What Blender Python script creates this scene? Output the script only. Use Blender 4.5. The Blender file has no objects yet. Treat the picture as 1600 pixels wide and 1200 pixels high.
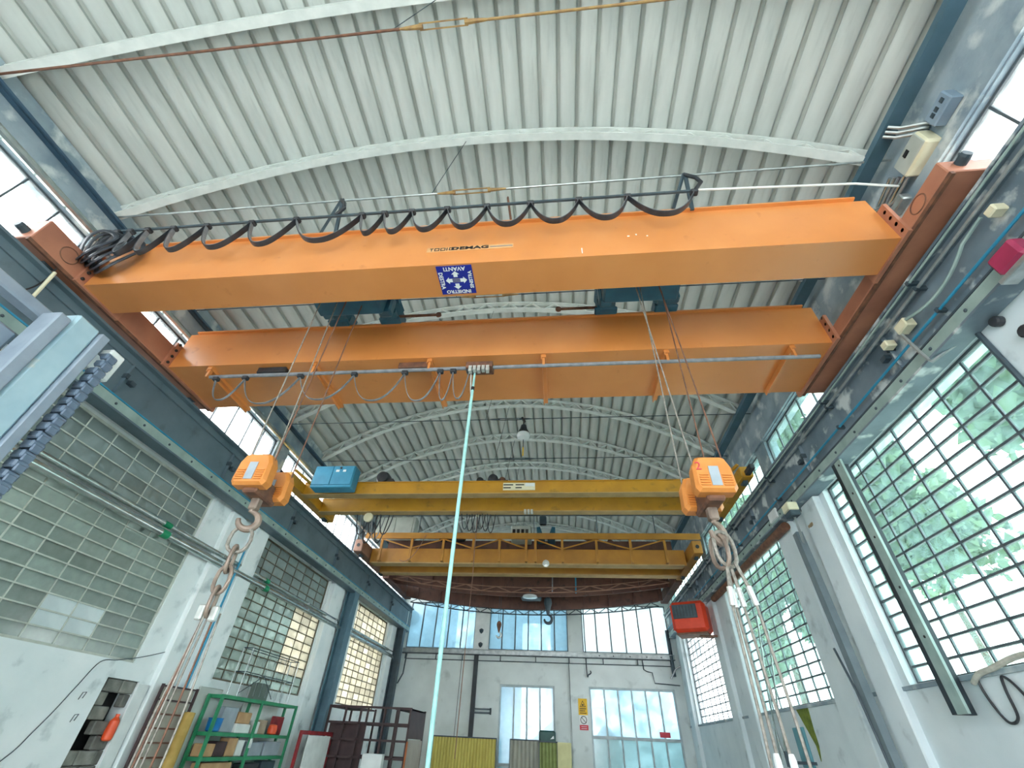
import bpy, math, random
from mathutils import Vector, Matrix
random.seed(7)
SC = bpy.context.scene
COL = SC.collection
# ------------------------------------------------------------------ camera
CP, CY, CR, CF = 0.6955226, -0.1250614, 0.0499818, 678.56
CAM = Vector((0, 0, 1.6))
_f = Vector((math.sin(CY)*math.cos(CP), math.cos(CY)*math.cos(CP), math.sin(CP)))
_r = Vector((math.cos(CY), -math.sin(CY), 0)); _u = _r.cross(_f)
CRT = _r*math.cos(CR) + _u*math.sin(CR); CUP = -_r*math.sin(CR) + _u*math.cos(CR)
cd = bpy.data.cameras.new('camera'); co = bpy.data.objects.new('camera', cd); COL.objects.link(co)
cd.sensor_fit = 'HORIZONTAL'; cd.sensor_width = 36.0; cd.lens = 36.0*CF/1600.0; cd.clip_start = .05; cd.clip_end = 400
m = Matrix((CRT, CUP, -_f)).transposed().to_4x4(); m.translation = CAM; co.matrix_world = m
SC.camera = co
# ------------------------------------------------------------------ world, exposure
w = bpy.data.worlds.new('sky'); SC.world = w; w.use_nodes = True
bg = w.node_tree.nodes['Background']; bg.inputs[0].default_value = (.92, .965, 1.0, 1); bg.inputs[1].default_value = 7.0
vs = SC.view_settings; vs.view_transform = 'Standard'; vs.look = 'None'; vs.gamma = 1; vs.exposure = 0.80; vs.use_curve_mapping = False
cy = SC.cycles
cy.use_denoising = True; cy.max_bounces = 10; cy.diffuse_bounces = 7; cy.transparent_max_bounces = 16; cy.glossy_bounces = 3
cy.sample_clamp_indirect = 12; cy.caustics_reflective = False; cy.caustics_refractive = False

def ray(x, y): return _f + CRT*((x-800)/CF) - CUP*((y-600)/CF)
def onX(x, y, v): d = ray(x, y); return CAM + d*((v-CAM.x)/d.x)
def onY(x, y, v): d = ray(x, y); return CAM + d*((v-CAM.y)/d.y)
def onZ(x, y, v): d = ray(x, y); return CAM + d*((v-CAM.z)/d.z)

# ------------------------------------------------------------------ materials
def lin(h):
    h = h.lstrip('#'); out = []
    for i in (0, 2, 4):
        c = int(h[i:i+2], 16)/255; out.append(c/12.92 if c <= .04045 else ((c+.055)/1.055)**2.4)
    return (*out, 1)
MATS = {}
def M(name, c1, c2=None, scale=3.0, rough=.6, metal=0.0, bump=0.0, rnd=0.0, detail=5, lo=.35, hi=.65, stretch=(1, 1, 1), c3=None, scale3=1.0, lo3=.55, hi3=.7, world=False, coat=0.0):
    if name in MATS: return MATS[name]
    mt = bpy.data.materials.new(name); mt.use_nodes = True; nt = mt.node_tree; N = nt.nodes; L = nt.links
    b = N['Principled BSDF']; b.inputs['Roughness'].default_value = rough; b.inputs['Metallic'].default_value = metal
    if coat: b.inputs['Coat Weight'].default_value = coat; b.inputs['Coat Roughness'].default_value = .28
    col = None
    if world:
        g = N.new('ShaderNodeNewGeometry'); src = g.outputs['Position']
    else:
        tc = N.new('ShaderNodeTexCoord'); src = tc.outputs['Object']
    mp = N.new('ShaderNodeMapping'); mp.inputs['Scale'].default_value = stretch; L.new(src, mp.inputs[0])
    def noise(sc):
        n = N.new('ShaderNodeTexNoise'); n.inputs['Scale'].default_value = sc; n.inputs['Detail'].default_value = detail
        L.new(mp.outputs[0], n.inputs['Vector']); return n
    def mixc(fac, a, bb):
        x = N.new('ShaderNodeMix'); x.data_type = 'RGBA'
        L.new(fac, x.inputs[0])
        for s, i in ((a, 6), (bb, 7)):
            if isinstance(s, tuple): x.inputs[i].default_value = s
            else: L.new(s, x.inputs[i])
        return x.outputs[2]
    def ramp(v, a, bb):
        r = N.new('ShaderNodeMapRange'); r.inputs[1].default_value = a; r.inputs[2].default_value = bb; L.new(v, r.inputs[0]); return r.outputs[0]
    col = lin(c1)
    n = None
    if c2:
        n = noise(scale); col = mixc(ramp(n.outputs[0], lo, hi), lin(c1), lin(c2))
    if c3:
        n3 = noise(scale3); col = mixc(ramp(n3.outputs[0], lo3, hi3), col, lin(c3))
    if rnd:
        oi = N.new('ShaderNodeObjectInfo'); hs = N.new('ShaderNodeHueSaturation')
        mr = N.new('ShaderNodeMapRange'); mr.inputs[3].default_value = 1-rnd; mr.inputs[4].default_value = 1+rnd
        L.new(oi.outputs['Random'], mr.inputs[0]); L.new(mr.outputs[0], hs.inputs['Value'])
        if isinstance(col, tuple): hs.inputs['Color'].default_value = col
        else: L.new(col, hs.inputs['Color'])
        col = hs.outputs[0]
    if isinstance(col, tuple): b.inputs['Base Color'].default_value = col
    else: L.new(col, b.inputs['Base Color'])
    if bump:
        nb = noise(scale*4); bp = N.new('ShaderNodeBump'); bp.inputs['Strength'].default_value = bump; bp.inputs['Distance'].default_value = .02
        L.new(nb.outputs[0], bp.inputs['Height']); L.new(bp.outputs[0], b.inputs['Normal'])
    MATS[name] = mt; return mt
def GLASS(name, tint, body, trans, gloss=.08, rnd=.1, scale=6.0, rough=.15):
    """patterned window glass: partly clear, partly milky"""
    mt = bpy.data.materials.new(name); mt.use_nodes = True; nt = mt.node_tree; N = nt.nodes; L = nt.links
    N.remove(N['Principled BSDF']); out = N['Material Output']
    t = N.new('ShaderNodeBsdfTransparent'); t.inputs[0].default_value = lin(tint)
    tl = N.new('ShaderNodeBsdfTranslucent'); df = N.new('ShaderNodeBsdfDiffuse'); gl = N.new('ShaderNodeBsdfGlossy'); gl.inputs['Roughness'].default_value = rough
    tc = N.new('ShaderNodeTexCoord'); oi = N.new('ShaderNodeObjectInfo'); ad = N.new('ShaderNodeVectorMath'); ad.operation = 'ADD'
    cm = N.new('ShaderNodeCombineXYZ'); mu = N.new('ShaderNodeMath'); mu.operation = 'MULTIPLY'; mu.inputs[1].default_value = 37
    L.new(oi.outputs['Random'], mu.inputs[0]); L.new(mu.outputs[0], cm.inputs[0]); L.new(tc.outputs['Object'], ad.inputs[0]); L.new(cm.outputs[0], ad.inputs[1])
    n = N.new('ShaderNodeTexNoise'); n.inputs['Scale'].default_value = scale; n.inputs['Detail'].default_value = 4; L.new(ad.outputs[0], n.inputs['Vector'])
    hs = N.new('ShaderNodeHueSaturation'); hs.inputs['Color'].default_value = lin(body)
    mr = N.new('ShaderNodeMapRange'); mr.inputs[3].default_value = 1-rnd; mr.inputs[4].default_value = 1+rnd; L.new(oi.outputs['Random'], mr.inputs[0]); L.new(mr.outputs[0], hs.inputs['Value'])
    L.new(hs.outputs[0], tl.inputs[0]); L.new(hs.outputs[0], df.inputs[0])
    m1 = N.new('ShaderNodeMixShader'); m1.inputs[0].default_value = .5; L.new(tl.outputs[0], m1.inputs[1]); L.new(df.outputs[0], m1.inputs[2])
    m2 = N.new('ShaderNodeMixShader'); r2 = N.new('ShaderNodeMapRange'); r2.inputs[1].default_value = .3; r2.inputs[2].default_value = .7
    r2.inputs[3].default_value = max(0, trans-.15); r2.inputs[4].default_value = min(1, trans+.15); L.new(n.outputs[0], r2.inputs[0]); L.new(r2.outputs[0], m2.inputs[0])
    L.new(m1.outputs[0], m2.inputs[1]); L.new(t.outputs[0], m2.inputs[2])
    m3 = N.new('ShaderNodeMixShader'); m3.inputs[0].default_value = gloss; L.new(m2.outputs[0], m3.inputs[1]); L.new(gl.outputs[0], m3.inputs[2])
    L.new(m3.outputs[0], out.inputs['Surface']); MATS[name] = mt; return mt

roof_m = M('roof_sheet', '#c9cecb', '#b9bfbc', .9, .75, rnd=.04, stretch=(4, .6, 4), c3='#a3aaa8', scale3=2.2, lo3=.58, hi3=.85)
arch_m = M('arch_paint', '#e3e9e7', '#d2dad8', 4, .6)
plaster = M('white_plaster', '#eef4f5', '#e0eaec', 1.3, .85, bump=.25, c3='#b3bfc2', scale3=2.6, lo3=.6, hi3=.75, world=True)
plaster_r = M('pale_plaster', '#dce8ec', '#cfdde2', 1.1, .85, bump=.25, c3='#a4b3b8', scale3=2.2, lo3=.62, hi3=.78, world=True)
far_m = M('far_plaster', '#dfe8e8', '#d0d9d9', 1.0, .85, bump=.2, c3='#b5bfbf', scale3=1.7, lo3=.6, hi3=.75, world=True)
concrete = M('bare_concrete', '#a3b3bc', '#7c909d', 1.6, .9, bump=.5, c3='#c9d3d3', scale3=2.4, lo3=.54, hi3=.66, world=True)
floor_m = M('floor_concrete', '#c9cac5', '#b5b6b1', 1.0, .8, world=True)
orange = M('crane_orange', '#d98e4e', '#d08443', 1.2, .34, c3='#c4793c', scale3=6, lo3=.66, hi3=.8, coat=.6)
orange_t = M('truck_orange', '#b57c62', '#a06a55', 2.0, .5)
yellow = M('crane_yellow', '#bf8c24', '#ae7e22', 2.0, .45, c3='#8a6a2a', scale3=5, lo3=.6, hi3=.8)
yellow2 = M('truss_yellow', '#b9812e', '#a7722b', 2.0, .5)
dusty = M('dusty_flange', '#b89a68', '#a68a5c', 3, .7)
brown = M('crane_brown', '#6e4a3e', '#573b35', 1.5, .6, c3='#40302e', scale3=4, lo3=.55, hi3=.75)
brown_l = M('rail_brown', '#9a7563', '#86624f', 3, .6)
trol_m = M('trolley_blue', '#2a6379', '#20536a', 3, .4)
blk = M('black_rubber', '#26292e', '#34383e', 8, .5)
cable_g = M('grey_cable', '#8d9096', '#6f7379', 8, .45)
cable_d = M('dark_cable', '#343a42', '#262b32', 8, .4)
steel = M('galvanised', '#b4bcbd', '#949d9f', 6, .35, .6)
pipe_m = M('painted_pipe', '#c3cdcb', '#aab5b3', 5, .24, .75)
rust = M('rusty_steel', '#7d5540', '#5d4035', 9, .7)
yrust = M('yellowed_rod', '#a98a55', '#8a6a48', 9, .6)
run_m = M('runway_blue', '#62757f', '#536772', 1.5, .5, c3='#46565f', scale3=3, lo3=.6, hi3=.8)
runr_m = M('runway_worn', '#7c8d99', '#586a76', 1.3, .55, bump=.3, c3='#c9d3d4', scale3=2.2, lo3=.56, hi3=.64)
flange_m = M('flange_green', '#9fb5b0', '#869d99', 3, .5)
cyan = M('cyan_paint', '#2f93b8', '#2682a6', 4, .45)
drk = M('dark_steel', '#44555f', '#33434c', 4, .5)
green_p = M('shelf_green', '#2f9467', '#277f58', 4, .5)
tape_g = M('green_tape', '#0f9163', '#0c7f56', 6, .5)
red_h = M('heater_red', '#e2472a', '#cc3c22', 3, .35)
red_p = M('red_paint', '#a52b33', '#7d2029', 5, .5)
white_p = M('white_paint', '#e8eeee', '#d8dfdf', 3, .5)
cream = M('cream_box', '#e3dfc4', '#d3cfb2', 3, .5)
blue_c = M('cabinet_blue', '#3f93b4', '#3583a4', 3, .45)
grey_c = M('cabinet_grey', '#c1c7c0', '#aeb4ad', 3, .5)
sign_b = M('sign_blue', '#15279a', '#122288', 5, .5)
sign_w = M('sign_white', '#f0f2f2', '#e4e7e7', 5, .6)
sign_y = M('sign_yellow', '#f2c31f', '#e4b51a', 5, .5)
ink = M('ink', '#1b1a1c', '#222', 5, .6) if False else M('ink', '#1b1a1c', None, 5, .6)
sign_r = M('sign_red', '#d0354a', '#c02b40', 5, .5)
grey_ink = M('grey_ink', '#8a8580', None, 5, .6)
bar_m = M('window_bar', '#596468', '#46515a', 5, .5)
bar_l = M('window_bar_pale', '#c6ccc4', '#b0b6ae', 5, .6)
bar_y = M('window_bar_brown', '#6b6250', '#5a5244', 5, .6)
mull = M('mullion', '#b9c6ca', '#9fb0b6', 4, .5)
mach = M('machine_blue', '#a9c4cf', '#94b3c2', 2.5, .35, c3='#d3c7ad', scale3=3.0, lo3=.6, hi3=.75)
mach_g = M('machine_grey', '#93a0ae', '#7f8d9c', 3, .4)
chain_m = M('drag_chain', '#6c7c90', '#586a7e', 6, .4)
rack_m = M('rack_brown', '#4a3638', '#3a2b2e', 4, .6)
block_o = M('block_orange', '#d98c45', '#cb7f39', 5, .4)
hook_m = M('forged_hook', '#9c8a7d', '#7a6a60', 6, .45, .3)
sling = M('wire_sling', '#9a948b', '#77716a', 30, .5, .2)
ferr = M('ferrule', '#d8dad6', '#c6c9c5', 9, .35, .4)
brick_m = M('grey_brick', '#8c8d86', '#6d6f6a', 5, .9, bump=.5, rnd=.25)
tan = M('tan_tube', '#b89a55', '#a1853f', 6, .7)
card = M('cardboard', '#c8a37a', '#b48e66', 4, .8, rnd=.15)
paper = M('paper_white', '#e9ecea', '#dadedc', 4, .8)
plast_b = M('blue_plastic', '#1577bd', '#106aa8', 5, .35)
film = M('grey_film', '#aab4bd', '#95a0aa', 4, .4)
orange_b = M('orange_plastic', '#ec5a2c', '#dd4f24', 5, .4)
ycorr = M('yellow_sheet', '#d3c66a', '#c0b25c', 4, .5, stretch=(1, 1, .3))
gcorr = M('clear_sheet', '#a9a99b', '#8f9088', 4, .35, stretch=(1, 1, .3))
tile_white = M('pale_tile', '#d5e1e3', '#c6d3d6', 3, .4, rnd=.06)
teal_cable = M('pendant_cable', '#a6d6d2', '#93c8c6', 12, .45)
bark = M('bark', '#5b4a3a', '#463a2e', 6, .9)
leaf = M('leaf', '#3f5a3c', '#5b7550', 1.0, .6)
moss = M('moss', '#7c8a34', '#5f7030', 9, .95, bump=.6)
bldg = M('neighbour_render', '#7f8c8e', '#6f7b7e', .8, .9)
gap_blue = M('glow_gap_blue', '#93a9b3', '#849ba6', .6, .8)
ground_m = M('yard_gravel', '#d8d6cd', '#c8c6bd', .8, .9)
lampglass = M('lamp_glass', '#dfe7ea', None, 3, .15)
G_clear = GLASS('glass_clear', '#e6f4f1', '#9fc0bd', .80, .05, .06)
G_sky = GLASS('glass_sky', '#ffffff', '#eef5f5', .85, .03, .04)
G_grey = GLASS('glass_grey', '#c2ccc6', '#96a29c', .10, .08, .18)
G_dark = GLASS('glass_dark', '#99a3a3', '#78827f', .08, .08, .14)
G_sunlit = GLASS('glass_sunlit', '#e6e1d4', '#c2beb0', .10, .05, .25)  # cream tint stands in for warm light coming through the panes
G_blue = GLASS('glass_blue', '#d0e4ec', '#93adb8', .32, .07, .08, 2.0)
G_pale = GLASS('glass_pale', '#e6eef0', '#d8e2e4', .12, .06, .05, 2.0)
G_low = GLASS('glass_lower', '#9fb6ba', '#8ea9ad', .30, .07, .08, 2.0)

# ------------------------------------------------------------------ mesh builder
class MB:
    def __init__(s): s.v = []; s.f = []
    def add(s, vs, fs):
        o = len(s.v); s.v += [tuple(p) for p in vs]; s.f += [tuple(i+o for i in q) for q in fs]; return s
    def box(s, x0, x1, y0, y1, z0, z1):
        x0, x1 = sorted((x0, x1)); y0, y1 = sorted((y0, y1)); z0, z1 = sorted((z0, z1))
        return s.add([(x0, y0, z0), (x1, y0, z0), (x1, y1, z0), (x0, y1, z0), (x0, y0, z1), (x1, y0, z1), (x1, y1, z1), (x0, y1, z1)],
                     [(0, 3, 2, 1), (4, 5, 6, 7), (0, 1, 5, 4), (1, 2, 6, 5), (2, 3, 7, 6), (3, 0, 4, 7)])
    def cbox(s, x0, x1, y0, y1, z0, z1, c=.02):
        """box with all edges chamfered"""
        x0, x1 = sorted((x0, x1)); y0, y1 = sorted((y0, y1)); z0, z1 = sorted((z0, z1))
        import itertools
        c = min(c, (x1-x0)*.45, (y1-y0)*.45, (z1-z0)*.45)
        cs = {}
        vs = []
        for i, j, k in itertools.product((0, 1), repeat=3):
            X, Y, Z = (x0, x1)[i], (y0, y1)[j], (z0, z1)[k]; sx, sy, sz = (1, -1)[i]*c, (1, -1)[j]*c, (1, -1)[k]*c
            cs[i, j, k] = len(vs); vs += [(X, Y+sy, Z+sz), (X+sx, Y, Z+sz), (X+sx, Y+sy, Z)]
        g = lambda i, j, k, a: cs[i, j, k]+a
        fs = []
        def quad(l, outward):
            p = [Vector(vs[i]) for i in l]; n = (p[1]-p[0]).cross(p[2]-p[0])
            fs.append(tuple(l) if n.dot(outward) > 0 else tuple(reversed(l)))
        for i in (0, 1): quad([g(i, 0, 0, 0), g(i, 1, 0, 0), g(i, 1, 1, 0), g(i, 0, 1, 0)], Vector((2*i-1, 0, 0)))
        for j in (0, 1): quad([g(0, j, 0, 1), g(1, j, 0, 1), g(1, j, 1, 1), g(0, j, 1, 1)], Vector((0, 2*j-1, 0)))
        for k in (0, 1): quad([g(0, 0, k, 2), g(1, 0, k, 2), g(1, 1, k, 2), g(0, 1, k, 2)], Vector((0, 0, 2*k-1)))
        for i in (0, 1):
            for j in (0, 1): quad([g(i, j, 0, 0), g(i, j, 0, 1), g(i, j, 1, 1), g(i, j, 1, 0)], Vector((2*i-1, 2*j-1, 0)))
            for k in (0, 1): quad([g(i, 0, k, 0), g(i, 0, k, 2), g(i, 1, k, 2), g(i, 1, k, 0)], Vector((2*i-1, 0, 2*k-1)))
        for j in (0, 1):
            for k in (0, 1): quad([g(0, j, k, 1), g(0, j, k, 2), g(1, j, k, 2), g(1, j, k, 1)], Vector((0, 2*j-1, 2*k-1)))
        for i, j, k in itertools.product((0, 1), repeat=3): quad([g(i, j, k, 0), g(i, j, k, 1), g(i, j, k, 2)], Vector((2*i-1, 2*j-1, 2*k-1)))
        return s.add(vs, fs)
    def tube(s, pts, r, n=8, r2=None, side=None, closed=False):
        """sweep a round (or flat, r x r2 with given side vector) section along pts; r may be a list"""
        pts = [Vector(p) for p in pts]; k = len(pts); vs = []; fs = []
        prev = None
        for i, p in enumerate(pts):
            if closed: t = pts[(i+1) % k]-pts[i-1]
            else: t = pts[min(i+1, k-1)]-pts[max(i-1, 0)]
            t = t.normalized() if t.length > 1e-9 else Vector((0, 0, 1))
            if side is not None: a = Vector(side)
            elif prev is not None: a = prev
            else: a = Vector((0, 0, 1)) if abs(t.z) < .9 else Vector((1, 0, 0))
            a = a - t*a.dot(t); a = a.normalized() if a.length > 1e-6 else t.orthogonal().normalized()
            b = t.cross(a); prev = a
            ra = r[i] if isinstance(r, (list, tuple)) else r; rb = r2 if r2 is not None else ra
            for j in range(n):
                q = 2*math.pi*(j+.5)/n; vs.append(p+a*(ra*math.cos(q))+b*(rb*math.sin(q)))
        m_ = k if closed else k-1
        for i in range(m_):
            i2 = (i+1) % k
            for j in range(n): fs.append((i*n+j, i*n+(j+1) % n, i2*n+(j+1) % n, i2*n+j))
        if not closed: fs += [tuple(range(n-1, -1, -1)), tuple((k-1)*n+j for j in range(n))]
        return s.add(vs, fs)
    def bar(s, a, b, w, h, up=(0, 0, 1)):
        """rectangular bar from a to b; h along up"""
        a = Vector(a); b = Vector(b); t = (b-a).normalized(); u = Vector(up); u = u-t*u.dot(t)
        u = u.normalized() if u.length > 1e-6 else t.orthogonal().normalized(); v = t.cross(u)
        vs = [p+u*(h/2*i)+v*(w/2*j) for p in (a, b) for i, j in ((-1, -1), (-1, 1), (1, 1), (1, -1))]
        return s.add(vs, [(0, 1, 2, 3), (7, 6, 5, 4), (0, 4, 5, 1), (1, 5, 6, 2), (2, 6, 7, 3), (3, 7, 4, 0)])
    def lathe(s, prof, c=(0, 0, 0), n=20, axis='z'):
        vs = []; fs = []; k = len(prof)
        for r, h in prof:
            for j in range(n):
                a = 2*math.pi*j/n; x, y = r*math.cos(a), r*math.sin(a)
                p = {'z': (x, y, h), 'x': (h, x, y), 'y': (y, h, x)}[axis]; vs.append((p[0]+c[0], p[1]+c[1], p[2]+c[2]))
        for i in range(k-1):
            for j in range(n): fs.append((i*n+j, i*n+(j+1) % n, (i+1)*n+(j+1) % n, (i+1)*n+j))
        fs += [tuple(range(n-1, -1, -1)), tuple((k-1)*n+j for j in range(n))]
        return s.add(vs, fs)
    def prism(s, poly, d0, d1, axis='y'):
        """polygon (2d) extruded along axis: y -> (x,z), x -> (y,z), z -> (x,y)"""
        def P(a, b, d): return {'y': (a, d, b), 'x': (d, a, b), 'z': (a, b, d)}[axis]
        n = len(poly); vs = [P(a, b, d0) for a, b in poly]+[P(a, b, d1) for a, b in poly]
        fs = [tuple(range(n)), tuple(range(2*n-1, n-1, -1))]+[(i, i+n, (i+1) % n+n, (i+1) % n) for i in range(n)]
        return s.add(vs, fs)
    def xf(s, mat, start=0):
        s.v[start:] = [tuple(mat @ Vector(p)) for p in s.v[start:]]; return s
    def mesh(s, name, mt, smooth=False, center=True):
        xs = list(zip(*s.v)); c = Vector([(min(a)+max(a))/2 for a in xs]) if center else Vector((0, 0, 0))
        me = bpy.data.meshes.new(name); me.from_pydata([(p[0]-c.x, p[1]-c.y, p[2]-c.z) for p in s.v], [], s.f)
        import bmesh
        bm = bmesh.new(); bm.from_mesh(me); bmesh.ops.recalc_face_normals(bm, faces=bm.faces); bm.to_mesh(me); bm.free()
        if smooth:
            me.polygons.foreach_set('use_smooth', [True]*len(me.polygons))
            try: me.set_sharp_from_angle(angle=math.radians(32))
            except Exception: pass
        me.materials.append(mt); me.update(); return me, c
    def build(s, name, mt, parent=None, smooth=False):
        me, c = s.mesh(name, mt, smooth); return place(name, me, c, parent)
WP = {}
def place(name, me, loc, parent=None, rot=None):
    o = bpy.data.objects.new(name, me); COL.objects.link(o); loc = Vector(loc)
    WP[o] = loc.copy()
    if parent is not None: o.parent = parent; o.location = loc-WP[parent]
    else: o.location = loc
    if rot is not None: o.rotation_euler = rot
    return o
def tag(o, label=None, cat=None, group=None, kind=None):
    if label: o['label'] = label
    if cat: o['category'] = cat
    if group: o['group'] = group
    if kind: o['kind'] = kind
    return o
def empty(name, loc, label=None, cat=None, group=None, kind=None):
    o = place(name, None, loc); o.empty_display_size = .2
    return tag(o, label, cat, group, kind)
def thing(name, mb, mt, label, cat, group=None, smooth=False): return tag(mb.build(name, mt, None, smooth), label, cat, group)
def struct(name, mb, mt, label=None, parent=None, smooth=False):
    o = mb.build(name, mt, parent, smooth)
    if parent is None: tag(o, label, None, None, 'structure')
    return o
def text(name, body, mt, parent, origin, xdir, ydir, size, extr=.002, align='CENTER', shear=0, bold=0.0):
    cu = bpy.data.curves.new(name, 'FONT'); cu.body = body; cu.size = size; cu.extrude = extr; cu.align_x = align; cu.align_y = 'CENTER'; cu.offset = bold; cu.shear = shear
    cu.resolution_u = 2
    o = bpy.data.objects.new(name, cu); COL.objects.link(o)
    bpy.context.view_layer.update()
    me = bpy.data.meshes.new_from_object(o.evaluated_get(bpy.context.evaluated_depsgraph_get()))
    bpy.data.objects.remove(o); bpy.data.curves.remove(cu)
    X = Vector(xdir).normalized(); Y = Vector(ydir).normalized(); Z = X.cross(Y)
    me.transform(Matrix((X, Y, Z)).transposed().to_4x4()); me.materials.clear(); me.materials.append(mt); me.name = name
    return place(name, me, origin, parent)
def arc(n): return [i/n for i in range(n+1)]
def sag(a, b, d, n=12, p=2.0):
    a = Vector(a); b = Vector(b); return [a.lerp(b, t)-Vector((0, 0, d*(1-abs(2*t-1)**p))) for t in arc(n)]

def smo(pts, n=6):
    """Catmull-Rom through pts"""
    p = [Vector(a) for a in pts]; p = [2*p[0]-p[1]]+p+[2*p[-1]-p[-2]]; out = []
    for i in range(1, len(p)-2):
        for k in range(n):
            t = k/n; out.append(.5*((2*p[i])+(p[i+1]-p[i-1])*t+(2*p[i-1]-5*p[i]+4*p[i+1]-p[i+2])*t*t+(3*p[i]-p[i-1]-3*p[i+1]+p[i+2])*t**3))
    return out+[p[-2]]

# ================================================================== SETTING
LX, RX, FY, BY = -7.45, 4.95, 22.3, -7.0
def wall(axis, v, out, a0, a1, z0, z1, holes):
    """wall slab on plane x=v or y=v, thickness towards out; holes (a0,a1,z0,z1) stay open"""
    A = sorted({a0, a1, *[h[0] for h in holes], *[h[1] for h in holes]}); Z = sorted({z0, z1, *[h[2] for h in holes], *[h[3] for h in holes]})
    A = [a for a in A if a0 <= a <= a1]; Z = [z for z in Z if z0 <= z <= z1]
    mb = MB()
    for i in range(len(A)-1):
        run = None
        for k in range(len(Z)-1):
            ca, cz = (A[i]+A[i+1])/2, (Z[k]+Z[k+1])/2
            solid = not any(h[0] < ca < h[1] and h[2] < cz < h[3] for h in holes)
            if solid and run is None: run = Z[k]
            if run is not None and (not solid or k == len(Z)-2):
                top = Z[k+1] if solid else Z[k]
                if axis == 'x': mb.box(v, v+out, A[i], A[i+1], run, top)
                else: mb.box(A[i], A[i+1], v, v+out, run, top)
                run = None
    return mb
struct('floor', MB().box(LX-.3, RX+.3, BY-.3, FY+.3, -.2, 0), floor_m, 'worn grey concrete workshop floor')
LW = [(-2.0, 2.2), (4.1, 8.30), (10.35, 14.45), (16.9, 20.6)]
RW = [(-2.2, 1.9), (4.0, 8.04), (10.2, 14.25), (16.4, 20.85)]
POSTS = [-2.6, 3.55, 9.65, 15.75]
def cler_spans():
    e = [BY+.2]
    for p in POSTS: e += [p-.28, p+.28]
    e.append(FY-.3); return [(e[i], e[i+1]) for i in range(0, len(e), 2)]
holesL = [(a, b, 2.47, 4.50) for a, b in LW]+[(a, b, 4.62, 5.54) for a, b in LW]+[(7.93, 8.62, 0, 2.23)]
struct('wall_left', wall('x', LX, -.35, BY-.3, FY+.3, 0, 5.62, holesL), plaster, 'whitewashed masonry wall with tall barred windows')
struct('wall_left_upper', wall('x', LX, -.3, BY-.3, FY+.3, 5.62, 8.62, [(a, b, 6.35, 7.72) for a, b in cler_spans()]), concrete, 'bare concrete wall strip above the crane runway')
holesR = [(a, b, 2.5, 5.55) for a, b in RW]
struct('wall_right', wall('x', RX, .35, BY-.3, FY+.3, 0, 5.75, holesR), plaster_r, 'pale plastered wall with large barred windows')
struct('wall_right_upper', wall('x', RX, .3, BY-.3, FY+.3, 5.75, 8.62, [(a, b, 6.45, 7.44) for a, b in cler_spans()]), concrete, 'stained concrete wall strip above the right runway')
UW = [(-7.1, -3.95), (-3.28, .28), (.92, 4.7)]
D1 = (-2.68, -.36, 0, 3.64); D2 = (1.07, 4.56, 0, 3.66)
struct('wall_far', wall('y', FY, .3, LX-.3, RX+.3, 0, 10.9, [(a, b, 4.9, 6.8) for a, b in UW]+[D1, D2]), far_m, 'pale far end wall with doors below and glazing above')
struct('wall_back', wall('y', BY, -.3, LX-.3, RX+.3, 0, 10.9, [(-5.6, 3.2, 0, 6.2)]), far_m, 'end wall behind with a wide open gate')
# pilasters on the left wall
for i, (a, b, d) in enumerate(((8.86, 9.35, .10), (9.75, 10.3, .16), (14.5, 15.35, .14), (16.05, 16.75, .12), (20.75, 21.5, .14))):
    struct('trim_%d' % (i+1), MB().cbox(LX-.02, LX+d, a, b, 0, 5.5, .02), plaster, 'whitewashed pilaster standing between the barred windows')
for i, (a, b, d) in enumerate(((8.2, 8.75, .12), (9.4, 10.1, .12), (14.35, 14.9, .12), (15.7, 16.3, .12), (20.95, 21.5, .14))):
    struct('trim_%d' % (i+6), MB().cbox(RX+.02, RX-d, a, b, 0, 5.5, .02), plaster_r, 'pale pilaster standing on the right hand wall')
# sill edge of right wall and ledge of left windows
struct('trim_11', MB().box(RX+.02, RX-.03, BY, FY, 2.44, 2.49), concrete, 'thin dark sill edge running below the right windows')
# eaves beams
struct('trim_12', MB().box(RX-.38, RX-.18, BY, FY-.02, 8.24, 8.28).box(RX-.38, RX-.36, BY, FY-.02, 8.28, 8.34), M('eaves_blue', '#4f6f82', '#42616f', 2, .5), 'dark steel eaves channel along the right wall')
struct('trim_13', MB().box(LX+.01, LX+.09, BY, FY-.02, 8.22, 8.26).box(LX+.12, LX+.15, BY, FY-.02, 8.22, 8.26), M('eaves_blue2', '#3f5d74', '#2f4a60', 2, .5), 'dark steel eaves rails along the left wall')
struct('trim_14', MB().tube([(LX+.03, BY, 7.79), (LX+.03, FY-.02, 7.79)], .07, 10), pipe_m, 'pale rounded lintel edge over the left clerestory', smooth=True)
struct('trim_15', MB().box(RX-.05, RX+.02, BY, FY-.02, 7.46, 7.62), concrete, 'pale lintel band over the right clerestory')

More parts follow.
